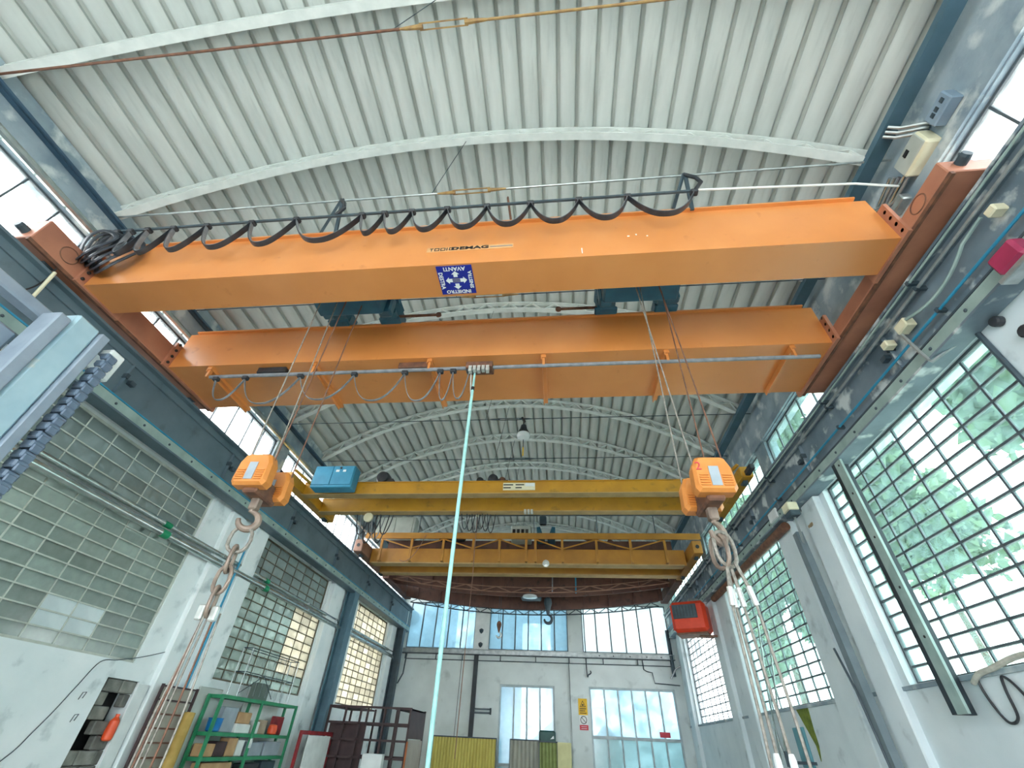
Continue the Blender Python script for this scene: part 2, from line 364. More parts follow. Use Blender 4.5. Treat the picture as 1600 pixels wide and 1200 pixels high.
# ------------------------------------------------------------------ roof: arches and sheets
AX, AZ, RB = -1.40, .20, 10.10
AY = [1.14+2.07*k for k in range(-4, 11)]
def apt(R, th): return (AX+R*math.sin(th), AZ+R*math.cos(th))
ceil = empty('ceiling', (AX, 8, 10.5), 'barrel vaulted ceiling of pale corrugated roof sheets', kind='structure')
RS = RB+.33; NS = 14; TH = 0.660; dth = 2*TH/NS; Wd = RS*dth; NP = 3; pit = Wd/NP
def sheet_mesh():
    L = 2.07+.10
    prof = []
    for p in range(NP):
        x = -Wd/2+p*pit
        for u, z in ((0, .115), (.075, .112), (.115, .022), (.18, .004), (.50, -.012), (.82, .004), (.885, .022), (.925, .112)): prof.append((x+u*pit, z))
    prof.append((Wd/2, .115)); prof.append((Wd/2+.075*pit, .116))
    n = len(prof); vs = []; fs = []
    rows = ((-L/2, .030, 1.0), (L/2-.10, -.012, 1.0), (L/2-.03, -.034, 1.0), (L/2, -.03, 1.0))
    for y, dz, _ in rows: vs += [(x, y, z+dz) for x, z in prof]
    for y, dz, _ in rows: vs += [(x, y, z+dz+.014) for x, z in prof]
    R = len(rows); top = R*n
    for r in range(R-1):
        for i in range(n-1):
            fs.append((r*n+i, r*n+i+1, (r+1)*n+i+1, (r+1)*n+i)); fs.append((top+r*n+i, top+(r+1)*n+i, top+(r+1)*n+i+1, top+r*n+i+1))
    for r in (0, R-1):
        for i in range(n-1): fs.append((r*n+i, top+r*n+i, top+r*n+i+1, r*n+i+1))
    mb = MB(); mb.add(vs, fs); return mb.mesh('roof_sheet', roof_m, True, False)[0]
sm = sheet_mesh()
for k in range(len(AY)):
    yc = AY[k]+2.07/2
    if k == len(AY)-1: yc = AY[k]+.8
    for i in range(NS):
        th = -TH+dth*(i+.5); x, z = apt(RS+random.uniform(-.004, .004), th)
        place('roof_sheet', sm, (x, yc, z+.0), ceil, (0, th, 0))
# added, unseen slab above the sheets keeps daylight out of the laps
mb = MB(); vs = []; n = 24
for R in (RS+.19, RS+.23):
    for y in (BY-.3, FY+.3): vs += [(apt(R, -.70+1.40*i/n)[0], y, apt(R, -.70+1.40*i/n)[1]) for i in range(n+1)]
k = n+1; fs = []
for i in range(n): fs += [(i, i+1, k+i+1, k+i), (2*k+i, 3*k+i, 3*k+i+1, 2*k+i+1)]
mb.add(vs, fs); mb.build('light_seal', roof_m, ceil)
NL = 44; TA = .640
def arch_parts():
    out = {}
    for key, R, w, h in (('bottom_chord', RB, .13, .035), ('top_chord', RB+.25, .10, .03)):
        mb = MB(); vs = []; N_ = 48
        for i in range(N_+1):
            th = -TA+2*TA*i/N_
            for r, y in ((R-h/2, -w/2), (R-h/2, w/2), (R+h/2, w/2), (R+h/2, -w/2)): x, z = apt(r, th); vs.append((x, y, z))
        fs = [(0, 1, 2, 3), (N_*4+3, N_*4+2, N_*4+1, N_*4)]
        for i in range(N_):
            for j in range(4): fs.append((i*4+j, (i+1)*4+j, (i+1)*4+(j+1) % 4, i*4+(j+1) % 4))
        mb.add(vs, fs); out[key] = mb.mesh(key, arch_m, True, False)[0]
    dl = 2*TA/NL; hl = .245
    a = Vector((-RB*dl*.5, 0, -hl/2)); b = Vector((RB*dl*.5, 0, hl/2))
    out['u'] = MB().bar(a, b, .05, .022).mesh('lacing_bar', arch_m, False, False)[0]
    a.z, b.z = -a.z, -b.z
    out['d'] = MB().bar(a, b, .05, .022).mesh('lacing_bar', arch_m, False, False)[0]
    return out
ARL = {1: 'lattice roof arch ahead of the orange crane, rusty tie rod below', 3: 'lattice roof arch right over the festoon of the orange crane', 5: 'lattice roof arch seen in the gap between the orange girders',
       7: 'first lattice roof arch beyond the orange crane', 9: 'lattice roof arch holding the pendant lamp on its tie rod', 11: 'lattice roof arch over the yellow crane', 14: 'lattice roof arch between the yellow and amber cranes',
       16: 'lattice roof arch over the amber walkway crane', 18: 'lattice roof arch just before the dark brown crane', 20: 'lattice roof arch over the dark brown crane', 22: 'last lattice roof arch against the far wall'}
TRL = {1: 'rusty tie rod with yellowed turnbuckle ahead of the orange crane', 3: 'pale tie rod just above the festoon of the orange crane', 5: 'dark tie rod seen between the two orange girders', 7: 'dark tie rod just beyond the orange crane', 9: 'dark tie rod that carries the pendant lamp',
       11: 'dark tie rod over the yellow crane', 14: 'dark tie rod between yellow and amber cranes', 16: 'dark tie rod over the amber crane', 18: 'dark tie rod before the dark brown crane', 20: 'dark tie rod over the dark brown crane'}
AP = arch_parts(); dl = 2*TA/NL
for k, y in enumerate(AY):
    if y < -4: continue
    e = empty('roof_arch', (AX, y, 8.3), ARL.get(round(y), 'lattice roof arch behind the viewpoint, nearer the open gate'), 'roof arch', 'lattice roof arches')
    for key in ('bottom_chord', 'top_chord'): place(key, AP[key], (0, y, 0), e)
    if y > 0:
        for i in range(NL):
            th = -TA+dl*(i+.5); x, z = apt(RB+.125, th); place('lacing_bar', AP['ud'[i % 2]], (x, y, z), e, (0, th, 0))
    else:
        mb = MB()
        for i in range(NL):
            th = -TA+dl*(i+.5); p = [apt(RB+.0, th-dl/2), apt(RB+.25, th+dl/2), apt(RB+.25, th-dl/2), apt(RB, th+dl/2)]
            a, b = (p[0], p[1]) if i % 2 == 0 else (p[2], p[3]); mb.bar((a[0], y, a[1]), (b[0], y, b[1]), .05, .022)
        mb.build('lacing', arch_m, e)
    # tie rod
    tz = 8.30
    if y > 20: continue
    old = k == 4
    tm = rust if y < 1.5 else (steel if y < 4 else drk)
    r = .016 if y < 4 else .011
    t = empty('tie_rod', (AX, y, tz), TRL.get(round(y), 'rusty tie rod behind the viewpoint, nearer the open gate'), 'tie rod', 'tie rods below the roof arches')
    MB().tube([(LX+.02, y, tz), (AX-.35, y, tz)], r, 8).build('rod', tm, t, True)
    MB().tube([(AX+.75 if y > 0 else AX, y, tz), (RX-.02, y, tz)], r, 8).build('rod', yrust if y < 1.5 else tm, t, True)
    tb = MB()
    for s in (-1, 1): tb.bar((AX-.37, y+s*.035, tz), (AX+.77, y+s*.035, tz), .016, .022) if False else tb.bar((AX-.1, y+s*.032, tz), (AX+.5, y+s*.032, tz), .014, .02)
    tb.lathe([(.012, -.35), (.02, -.28), (.03, -.1), (.03, -.06)], (AX, y, tz), 8, 'x').lathe([(.03, .46), (.03, .5), (.02, .68), (.012, .77)], (AX, y, tz), 8, 'x')
    tb.build('turnbuckle', yrust if y < 6 else tm, t, True)
    xx = AX-.45; zz = AZ+math.sqrt(RB**2-(xx-AX)**2)
    MB().tube([(xx, y, tz), (xx+.35, y, zz)], .006, 5).build('hanger_wire', drk, t)

# ------------------------------------------------------------------ windows
PW, PH = .53, .211
wn = [0]
def window(a0, a1, z0, z1, plane, axis, out, gl, barm, label, pw=PW, ph=PH, bw=.028, inset=.10, double=False, glf=None, vbw=None):
    """barred window: outer frame mesh is the parent; bars and panes are its pieces"""
    wn[0] += 1
    d = plane+out*inset; th = .03
    def B(mb, a, b, c, e, t0=-.02, t1=.02):
        if axis == 'x': mb.box(d+out*t0, d+out*t1, a, b, c, e)
        else: mb.box(a, b, d+out*t0, d+out*t1, c, e)
        return mb
    mb = MB(); fw = .035
    B(mb, a0, a1, z0, z0+fw, -.03, .03); B(mb, a0, a1, z1-fw, z1, -.03, .03); B(mb, a0, a0+fw, z0+fw, z1-fw, -.03, .03); B(mb, a1-fw, a1, z0+fw, z1-fw, -.03, .03)
    o = struct('window_%d' % wn[0], mb, barm, label)
    nc = max(1, round((a1-a0)/pw)); nr = max(1, round((z1-z0)/ph)) if ph else 1
    cw, ch = (a1-a0)/nc, (z1-z0)/nr
    def mk(sa, sz, t0, t1, mt, nm):
        mb = MB()
        if axis == 'x': mb.box(t0, t1, -sa/2, sa/2, -sz/2, sz/2)
        else: mb.box(-sa/2, sa/2, t0, t1, -sz/2, sz/2)
        return mb.mesh(nm, mt, False, False)[0]
    def at(a, z): return (d, a, z) if axis == 'x' else (a, d, z)
    v = mk(vbw or bw, z1-z0-2*fw, -.016, .016, barm, 'glazing_bar'); h = mk(a1-a0-2*fw, bw, -.022, .022, barm, 'glazing_bar')
    p = mk(cw-.004, ch-.004, -.003, .003, gl, 'pane')
    for i in range(1, nc): place('glazing_bar', v, at(a0+cw*i, (z0+z1)/2), o)
    for k in range(1, nr): place('glazing_bar', h, at((a0+a1)/2, z0+ch*k), o)
    alt = {}
    for i in range(nc):
        for k in range(nr):
            me = p
            if glf:
                g2 = glf(i, nc, k, nr)
                if g2 is None: continue
                if g2 is not gl:
                    if g2.name not in alt: alt[g2.name] = mk(cw-.004, ch-.004, -.003, .003, g2, 'pane')
                    me = alt[g2.name]
            place('pane', me, at(a0+cw*(i+.5), z0+ch*(k+.5)), o)
    return o
for i, (a, b) in enumerate(LW):
    lo_gl = G_grey if i < 3 else G_sunlit
    f = (lambda I: (lambda c, nc, r, nr: G_sunlit if (I == 2 and c >= nc-3 and 1 < r) else (tile_white if (I == 1 and r in (1, 2) and nc-4 <= c <= nc-3) else (G_grey if I < 3 else G_sunlit))))(i)
    where = ['beside the gate', 'left of the first pilaster', 'between the two pilasters', 'in the last bay'][i]
    window(a, b, 2.47, 4.50, LX, 'x', -1, lo_gl, bar_l if i < 2 else bar_y, 'barred window of milky panes below the twin pipes '+where, glf=f, inset=.05, bw=.02)
    window(a, b, 4.62, 5.54, LX, 'x', -1, G_dark if i < 3 else G_sunlit, bar_l if i < 2 else bar_y, 'low barred window under the left runway '+where, inset=.12, bw=.02)
for i, (a, b) in enumerate(RW):
    where = ['next to the gate', 'nearest the orange crane', 'in the middle bay', 'under the red heater'][i]
    window(a, b, 2.5, 5.55, RX, 'x', 1, G_clear if i < 3 else G_sky, bar_m, 'tall barred window in the right wall '+where, inset=.14)
for i, (a, b) in enumerate(cler_spans()):
    window(a, b, 6.35, 7.72, LX, 'x', -1, G_sky, bar_m, 'bright clerestory strip above the left runway', ph=None, bw=.025, inset=.1)
    window(a, b, 6.45, 7.44, RX, 'x', 1, G_sky if i < 2 else G_clear, bar_m, 'clerestory strip above the right runway', ph=None, bw=.03, inset=.1)
for i, (a, b) in enumerate(UW):
    window(a, b, 4.9, 6.8, FY, 'y', 1, G_blue if i < 2 else G_pale, bar_m, ['glazed upper window by the left corner of the far wall', 'glazed upper window in the middle of the far wall', 'glazed upper window by the right corner of the far wall'][i],
           pw=.58 if i < 2 else .63, ph=None, bw=.05, inset=.08)
# doors of the far wall: frame, mullions, panes
def door(n, a0, a1, z1, zr, nc, label, low):
    y = FY+.08
    o = struct('door_%d' % n, MB().box(a0, a0+.07, y-.05, y+.05, 0, z1).box(a1-.07, a1, y-.05, y+.05, 0, z1).box(a0+.07, a1-.07, y-.05, y+.05, z1-.08, z1).box(a0+.07, a1-.07, y-.05, y+.05, 0, .25).box(a0+.07, a1-.07, y-.05, y+.05, zr-.05, zr+.05), mull, label)
    cw = (a1-a0-.14)/nc
    for i in range(1, nc):
        x = a0+.07+cw*i
        for c, d in ((.25, zr-.05), (zr+.05, z1-.08)): MB().box(x-.03, x+.03, y-.04, y+.04, c, d).build('mullion', mull, o)
    for i in range(nc):
        x = a0+.07+cw*(i+.5)
        MB().box(x-cw/2, x+cw/2, y-.004, y+.004, .25, zr-.05).build('pane', low, o); MB().box(x-cw/2, x+cw/2, y-.004, y+.004, zr+.05, z1-.08).build('pane', G_blue, o)
    return o
door(1, D1[0], D1[1], D1[3], 1.05, 4, 'glazed steel door in the middle of the far wall', G_low)
d2 = door(2, D2[0], D2[1], D2[3], 2.02, 6, 'wide glazed steel door beside the warning sign', G_low)
MB().box(3.72, 4.12, FY-.01, FY+.02, 2.1, 2.27).build('notice', sign_r, d2)

# ------------------------------------------------------------------ outdoors
struct('ground', MB().box(-60, 60, -60, 70, -.6, -.25), ground_m, 'pale gravel yard outside the hall')
def leafy(name, c, rx, ry, rz, n, trunk, label):
    e = empty(name, (c[0], c[1], 0), label, 'tree', 'trees outside the right windows')
    MB().tube([(c[0], c[1], -.25), (c[0]+.1, c[1], c[2]*.5), (c[0], c[1]+.1, c[2])], [trunk, trunk*.8, trunk*.4], 8).build('trunk', bark, e, True)
    mb = MB()
    blobs = [(random.gauss(0, .45), random.gauss(0, .45), random.gauss(0, .45), random.uniform(.25, .5)) for _ in range(16)]
    for _ in range(n):
        bx, by, bz, br = random.choice(blobs); v = Vector((random.gauss(0, 1), random.gauss(0, 1), random.gauss(0, 1))).normalized()*br*random.uniform(.6, 1)
        p = Vector((c[0]+(bx+v.x)*rx, c[1]+(by+v.y)*ry, c[2]+(bz+v.z)*rz))
        u = Vector((random.gauss(0, 1), random.gauss(0, 1), random.gauss(0, 1))).normalized(); t = u.orthogonal().normalized(); s = random.uniform(.22, .5)
        b = u.cross(t); mb.add([p-t*s, p+b*s*.5, p+t*s, p-b*s*.5], [(0, 1, 2, 3)])
    mb.build('foliage', leaf, e)
for x, y, z, r, lb in ((9.9, 7.0, 9.4, 2.7, 'leafy tree outside the first large right window'), (9.9, 15.4, 9.4, 2.7, 'leafy tree outside the middle right window'), (10.2, 24.0, 9.0, 2.7, 'leafy tree beyond the window under the red heater'),
                    (19.0, 4.0, 13.0, 3.4, 'tall tree standing far out behind the first right window tree'), (19.0, 14.5, 12.5, 3.4, 'tall tree far out behind the middle right window tree'), (19.5, 25.5, 12, 3.4, 'tall tree far out beyond the far right corner')):
    leafy('broadleaf_tree', (x, y, z), r*.8, r, r*1.25, 9000 if x < 15 else 3000, .18, lb)
tag(MB().box(-10.4, -9.6, -8, 12.2, -.25, 5.0).build('neighbour_house', bldg), 'grey neighbouring building close behind the left windows', 'building')
q = lambda x, y: onY(x, y, 27.0)
mb = MB()  # added blue slabs; gaps between them imitate white glow in the far windows
for a, b in ((600, 712), (765, 816), (860, 912)): mb.box(q(a, 980).x, q(b, 980).x, 27, 27.4, -.25, 9.5)
mb.box(q(816, 980).x, q(860, 980).x, 27, 27.4, q(840, 972).z, 9.5).box(q(912, 980).x, q(1090, 980).x, 27, 27.4, q(980, 1090).z+1.9, q(980, 1090).z+2.6)
tag(mb.build('glow_gap_screen', gap_blue), 'added blue screen with gaps imitating glow in the far windows', 'building')
tag(MB().lathe([(.1, -.25), (.5, .1), (.62, .9), (.5, 1.5), (.2, 1.85), (.05, 1.95)], (q(945, 1120).x*.93, 25.1, 0), 14).xf(Matrix.Translation((0, 0, .55))).build('clipped_shrub', leaf, None, True), 'round clipped shrub outside the wide far door', 'shrub')

# ================================================================== RUNWAYS
def runway(side, xi, mt, label):
    """riveted plate girder; xi = inner face of the web, side = -1 left, +1 right"""
    s = side; e = empty('runway_girder', (xi+s*.1, 8, 5.55), label, 'crane runway')
    y0, y1 = BY+.05, FY-.05
    P = lambda a, b, c, d: MB().box(xi+s*a, xi+s*b, y0, y1, c, d)
    P(.03, .06, 5.52, 6.42).build('web', mt, e)
    P(-.10, .24, 6.42, 6.46).build('top_flange', mt, e)
    P(-.04, .24, 5.49, 5.52).build('bottom_flange', mt, e)
    P(-.02, .03, 5.52, 5.68).build('bottom_angle', flange_m, e)
    P(-.025, .03, 5.685, 5.71).build('angle_edge', cyan if s < 0 else drk, e)
    P(-.0, .03, 6.30, 6.42).build('top_angle', mt, e)
    P(.09, .16, 6.46, 6.54).build('rail', drk, e)
    hb = MB().lathe([(.022, 0), (.022, .008), (.012, .016)], (0, 0, 0), 8, 'x'); hb.xf(Matrix.Scale(-s, 4, (1, 0, 0)) if s > 0 else Matrix.Identity(4)); bm_ = hb.mesh('bolt', drk, False, False)[0]
    y = .6
    while y < 21.5:
        place('bolt', bm_, (xi-s*.02, y, 5.60), e); y += .62
    y = 1.9
    while y < FY-.3:   # web stiffeners with little cleats
        MB().box(xi+s*.03, xi-s*.035, y-.006, y+.006, 5.72, 6.30).build('stiffener', mt, e)
        MB().box(xi+s*.03, xi-s*.05, y-.03, y+.03, 6.02, 6.1).box(xi+s*.03, xi-s*.05, y+.10, y+.2, 5.98, 6.05).build('cleat', drk, e)
        y += 2.9
    return e
rl = runway(-1, -7.05, run_m, 'blue grey riveted crane runway girder along the left wall')
rr = runway(1, 4.70, runr_m, 'worn crane runway girder with peeling paint along the right wall')
# conductor bars on the right runway
for i, (dx, z, r) in enumerate(((-.12, 6.36, .016), (-.075, 6.26, .022), (-.05, 5.84, .018))):
    o = empty('conductor_bar', (4.70+dx, 8, z), ['upper thin conductor bar clipped along the right runway', 'middle conductor bar clipped along the right runway', 'lower blue conduit clipped along the right runway'][i], 'conductor bar')
    MB().tube([(4.70+dx, BY+.2, z), (4.70+dx, FY-.2, z)], r, 8).build('bar', [flange_m, steel, cyan][i], o, True)
    for y in (1.6, 3.9, 6.4, 9.1, 11.8, 14.6, 17.3): MB().box(4.70+dx-.03, 4.73, y-.02, y+.02, z-.03, z+.03).build('clip', drk, o)
for y, w_, h_, lb in ((4.35, .20, .14, 'larger cream junction box on the right runway, cables leaving it'), (4.72, .12, .11, 'small cream junction box beyond the larger one on the right runway'), (2.75, .12, .1, 'lone cream junction box on the right runway beside the end truck')):
    thing('junction_box', MB().cbox(4.56, 4.70, y-w_/2, y+w_/2, 6.12-h_, 6.12, .015), cream, lb, 'junction box', 'junction boxes on the right runway')
thing('power_cable', MB().tube(sag((4.58, 4.24, 6.06), (4.64, 3.2, 6.15), .14, 10)+[Vector((4.66, 2.9, 6.2))], .02, 6), flange_m, 'pale cable looping off the right runway beside the orange crane', 'cable', smooth=True)
thing('power_cable', MB().tube(sag((4.60, 4.44, 6.0), (4.66, 4.40, 5.45), .05, 8)+[Vector((4.92, 4.02, 5.55))], .022, 6), steel, 'pale cable dropping from the junction box to the window corner', 'cable', smooth=True)

# ================================================================== ORANGE CRANE
ZB = 6.55
C1 = empty('overhead_crane', (-1.27, 4.8, 6.46), 'orange double girder overhead crane with festoon cables', 'overhead crane')
XL, XR = -6.87, 4.33
def girder(y0, y1, z0, z1, lab):
    g = MB().box(XL+.05, XR-.05, y0, y1, z0, z1-.03).build('girder', orange, C1); g['label'] = lab
    MB().box(XL+.2, XR-.2, y0-.05, y1+.05, z1-.03, z1).build('top_flange', orange, g)
    MB().box(XL+.25, XR-.25, (y0+y1)/2-.03, (y0+y1)/2+.03, z1, z1+.05).build('trolley_rail', drk, g)
    for x, s in ((XL, 1), (XR, -1)):
        MB().box(x, x+s*.05, y0-.12, y1+.12, z0-.03, z1-.35).build('splice_plate', orange_t, g)
        for k in range(4): MB().lathe([(.026, 0), (.026, .02), (.015, .03)], (x+s*.05, y0-.07, z0+.06+.14*k), 8, 'x').build('bolt', ink, g)
    return g
g1 = girder(3.34, 3.88, ZB, 7.50, 'near box girder with brand lettering')
g2 = girder(5.13, 6.33, ZB, 7.40, 'far wide box girder with cable brackets below')
for s, x in ((-1, XL), (1, XR)):
    t = MB().cbox(x, x+s*(.34 if s < 0 else .56), 2.55, 6.42, 6.57, 6.98 if s < 0 else 6.80, .012).build('end_truck', orange_t, C1)
    MB().tube([(x-s*.002, 2.98+.12*math.cos(2*math.pi*i/24), (6.77 if s < 0 else 6.68)+(.12 if s < 0 else .09)*math.sin(2*math.pi*i/24)) for i in range(24)], .008, 6, closed=True).build('axle_ring', rust, t, True)
    MB().lathe([(.05, 2.43), (.06, 2.46), (.06, 2.55)], (x+s*.2, 0, 6.72), 12, 'y').build('buffer', drk, t)
    MB().box(x+s*.01, x+s*.05, 2.55, 6.42, 6.52, 6.57).build('skirt', rust, t)
    for y in (3.0, 6.1): MB().lathe([(.13, 0), (.13, .08)], (x+s*(.26 if s < 0 else .46), y, 6.67), 20, 'x').build('wheel', drk, t, True)
# bracket arms, cable rail and loops below the far girder
for i, (x, yf) in enumerate(((-6.03, 6.40), (-4.10, 6.38), (-2.06, 6.43), (-.155, 6.40), (1.80, 6.40), (3.70, 6.28))):
    b = MB().box(x-.04, x+.04, 5.16, yf, ZB-.055, ZB-.0).box(x-.04, x-.025, 5.16, yf, ZB-.10, ZB-.055).build('cable_bracket', orange, C1)
    MB().box(x-.02, x+.02, 5.18, 5.24, 6.34, ZB-.05).build('hanger', orange, b)
MB().tube([(-5.97, 5.21, 6.35), (4.05, 5.21, 6.35)], .032, 10).build('cable_rail', cable_g, C1, True)
def ribbon(a, b, d, wv, w_=.035, t=.008, n=16, p=2.6): return MB().tube(sag(a, b, d, n, p), w_, 6, t, wv)
hp = [onZ(x, 592, 6.30).x for x in (338, 385, 473, 558, 637, 692, 712, 737)]
for i in range(len(hp)-1):
    d = (.45, .55, .5, .55, .58, .58, .56)[i]
    MB().tube(sag((hp[i], 5.21, 6.28), (hp[i+1], 5.21, 6.28), d, 18, 2.4), .022, 6, .007, (0, 1, 0)).build('festoon_loop', cable_g, C1, True)
for x in hp: MB().cbox(x-.05, x+.05, 5.17, 5.25, 6.26, 6.33, .01).build('cable_carrier', blk, C1)
for x in (-2.35, -4.9): MB().cbox(x-.26, x+.26, 5.22, 5.36, 6.43, ZB, .01).build('cable_box', rust if x > -3 else blk, C1)
MB().cbox(-1.42, -.98, 5.12, 5.34, 6.30, 6.42, .01).build('pendant_carrier', rust, C1)
for k in range(5): MB().box(-1.36+.07*k, -1.31+.07*k, 5.10, 5.18, 6.20+.02*(k % 2), 6.31).build('cable_clamp', ferr, C1)
# festoon on top of the near girder
fy, fz = 3.10, 7.60
MB().box(-7.0, 2.02, fy-.014, fy+.014, fz-.02, fz+.02).build('festoon_rail', drk, C1)
hx = [onY(x, y, fy).x for x, y in ((1085, 302), (982, 313), (905, 318), (829, 323), (760, 329), (697, 335), (641, 340), (598, 342), (563, 343), (460, 350), (388, 357), (318, 361), (266, 364), (226, 366), (200, 367), (180, 368), (168, 368))]
for i in range(len(hx)-1):
    d = .50 if i < 8 else (.60 if i < 12 else .62)
    L = abs(hx[i]-hx[i+1])
    pts = sag((hx[i], fy, fz-.05), (hx[i+1], fy, fz-.05), d, 20, 2.3)
    MB().tube(pts, .045, 6, .007, (0, 1, 0)).build('festoon_loop', cable_d, C1, True)
    MB().tube([p+Vector((.0, 0, .022)) for p in pts], .040, 6, .006, (0, 1, 0)).build('festoon_loop', cable_g, C1, True)
for x in hx: MB().cbox(x-.05, x+.05, fy-.045, fy+.045, fz-.075, fz-.01, .012).build('cable_carrier', blk, C1)
for x in (-3.22, 2.0):
    b = MB().bar((x, 3.30, 7.45), (x, fy, 8.12), .05, .03).bar((x-.25, 3.3, 7.5), (x-.02, fy, 8.12), .04, .03).build('rail_post', drk, C1)
    MB().tube([(x-.02, fy, 8.1), (x+.10, fy-.03, 7.92), (x+.14, fy-.03, 7.78), (x+.03, fy, 7.62)], .028, 8).build('cable_strap', blk, b, True)
MB().bar((-.55, 3.3, 7.5), (-.62, 3.25, 8.1), .03, .02).build('rail_post', rust, C1)
# tangle at the near corner of the truck
for k in range(5):
    c = Vector((-6.75+.05*k, 3.02+.05*k, 7.12)); n = 20
    MB().tube([c+Vector(((.20+.02*k)*math.cos(2*math.pi*i/n), .05*math.sin(4*math.pi*i/n), (.34+.02*k)*math.sin(2*math.pi*i/n))) for i in range(n)], .016, 6, .04, (0, 1, 0), True).build('coiled_cable', cable_d, C1, True)
# brand strip
zc = onY(735, 388, 3.34).z; xa, xb = onY(668, 390, 3.34).x, onY(802, 384, 3.34).x
st = MB().box(xa, xb, 3.332, 3.341, zc-.05, zc+.05).build('brand_strip', M('strip', '#d9a877', '#cf9d6b', 6, .5), C1)
x = onY(673, 388, 3.34).x
for i, (kind, w_) in enumerate((('T', .05), ('O', .07), ('O', .07), ('I', .02), ('O', .07), ('T', .05))):
    mb = MB(); z0, z1 = zc-.032, zc+.032
    if kind == 'O': mb.box(x, x+.012, 3.328, 3.333, z0, z1).box(x+w_-.012, x+w_, 3.328, 3.333, z0, z1).box(x+.012, x+w_-.012, 3.328, 3.333, z0, z0+.01).box(x+.012, x+w_-.012, 3.328, 3.333, z1-.01, z1)
    elif kind == 'T': mb.box(x+w_/2-.006, x+w_/2+.006, 3.328, 3.333, z0, z1-.01).box(x, x+w_, 3.328, 3.333, z1-.01, z1)
    else: mb.box(x, x+.014, 3.328, 3.333, z0, z1)
    mb.build('letter', ink, st); x += w_+.016
text('lettering', 'DEMAG', ink, st, ((onY(706, 387, 3.34).x+onY(764, 385, 3.34).x)/2, 3.329, zc), (1, 0, 0), (0, 0, 1), .115, bold=.004).scale = (1.35, 1, .8)
MB().box(onY(766, 385, 3.34).x, xb-.01, 3.328, 3.333, zc-.012, zc+.008).build('small_print', grey_ink, st)
# direction sign on the underside
sc_ = [onZ(688, 421, ZB), onZ(732, 419, ZB), onZ(738, 456, ZB), onZ(697, 458, ZB)]
sx = sum(p.x for p in sc_)/4; sy = (3.36+3.84)/2; hw = .245; hy = .235
sg = MB().box(sx-hw, sx+hw, sy-hy, sy+hy, ZB-.008, ZB).build('direction_sign', sign_b, C1); sg['label'] = 'blue direction plate lettered AVANTI, DESTRA, SINISTRA, INDIETRO'
zt = ZB-.0095
text('lettering', 'AVANTI', sign_w, sg, (sx, sy-.19, zt), (-1, 0, 0), (0, 1, 0), .085, .001, bold=.002)
text('lettering', 'INDIETRO', sign_w, sg, (sx, sy+.19, zt), (-1, 0, 0), (0, 1, 0), .078, .001, bold=.002)
text('lettering', 'DESTRA', sign_w, sg, (sx-.205, sy, zt), (0, 1, 0), (1, 0, 0), .078, .001, bold=.002)
text('lettering', 'SINISTRA', sign_w, sg, (sx+.205, sy, zt), (0, -1, 0), (-1, 0, 0), .07, .001, bold=.002)
for k in range(4):
    r = Matrix.Rotation(k*math.pi/2, 4, 'Z')
    mb = MB().prism([(-.028, .055), (.028, .055), (.028, .10), (.055, .10), (0, .15), (-.055, .10), (-.028, .10)], -.0015, .001, 'z'); mb.xf(Matrix.Translation((sx, sy, zt)) @ r); mb.build('arrow', sign_w, sg)
for i in range(3): MB().box(sx-.05, sx+.05, sy-.03+.025*i, sy-.018+.025*i, zt-.001, zt+.001).build('rating_line', grey_ink, sg)
# paint chips
for x, z, w_, h_ in ((.42, 6.62, .012, .12), (1.05, 6.95, .03, .02), (1.16, 6.97, .02, .03), (1.3, 6.93, .02, .02)):
    MB().box(x, x+w_, 3.336, 3.341, z, z+h_).build('paint_chip', sign_w, g1)

# ------------------------------------------------------------------ trolleys
def trolley(xc, hwid, buf, lab):
    e = empty('hoist_trolley', (xc, 4.6, 7.45), lab, 'hoist trolley', 'hoist trolleys on the orange crane')
    x0, x1 = xc-hwid, xc+hwid
    MB().cbox(x0, x1, 3.45, 4.88, 7.62, 7.80, .02).build('frame', trol_m, e)
    MB().cbox(x0+.06, x1-.10, 4.0, 4.62, 7.10, 7.62, .03).build('crab_plate', trol_m, e); MB().cbox(x0+.02, x0+.25, 4.62, 4.80, 7.22, 7.62, .03).cbox(x1-.25, x1-.02, 4.62, 4.80, 7.22, 7.62, .03).build('knee', trol_m, e)
    MB().lathe([(.16, -hwid*.8), (.19, -hwid*.75), (.19, hwid*.75), (.16, hwid*.8)], (xc, 4.1, 8.0), 20, 'x').build('drum', trol_m, e, True)
    MB().lathe([(.13, x1-.1), (.14, x1), (.14, x1+.25), (.10, x1+.3)], (0, 4.1, 8.0), 16, 'x').build('motor', trol_m, e, True)
    for x in (x0+.16, x1-.16):
        l = MB().prism([(x-.17, 7.72), (x+.17, 7.72), (x+.10, 7.50), (x+.15, 7.44), (x+.15, 7.36), (x-.15, 7.36), (x-.15, 7.44), (x-.10, 7.50)], 4.80, 5.07, 'y').prism([(x-.14, 7.72), (x+.14, 7.72), (x+.14, 7.47), (x-.14, 7.47)], 5.07, 5.30, 'y').build('wheel_arm', trol_m, e)
        MB().cbox(x-.19, x+.19, 4.92, 5.07, 7.34, 7.41, .02).build('foot', trol_m, l)
        MB().lathe([(.09, 0), (.09, .07)], (x, 5.20, 7.55), 14, 'y').build('wheel', drk, l, True)
    a, b = buf
    MB().bar((a, 5.02, 7.50), (b, 5.02, 7.50), .035, .035).lathe([(.05, -.02), (.05, .02)], (b, 5.02, 7.50), 12, 'y').build('stop_rod', rust, e)
    return e
trolley(-3.36, .64, (-2.75, -2.02), 'dark blue hoist trolley nearer the left wall, with stop rod')
trolley(1.42, .66, (.78, .12), 'dark blue hoist trolley nearer the right wall, with stop rod')

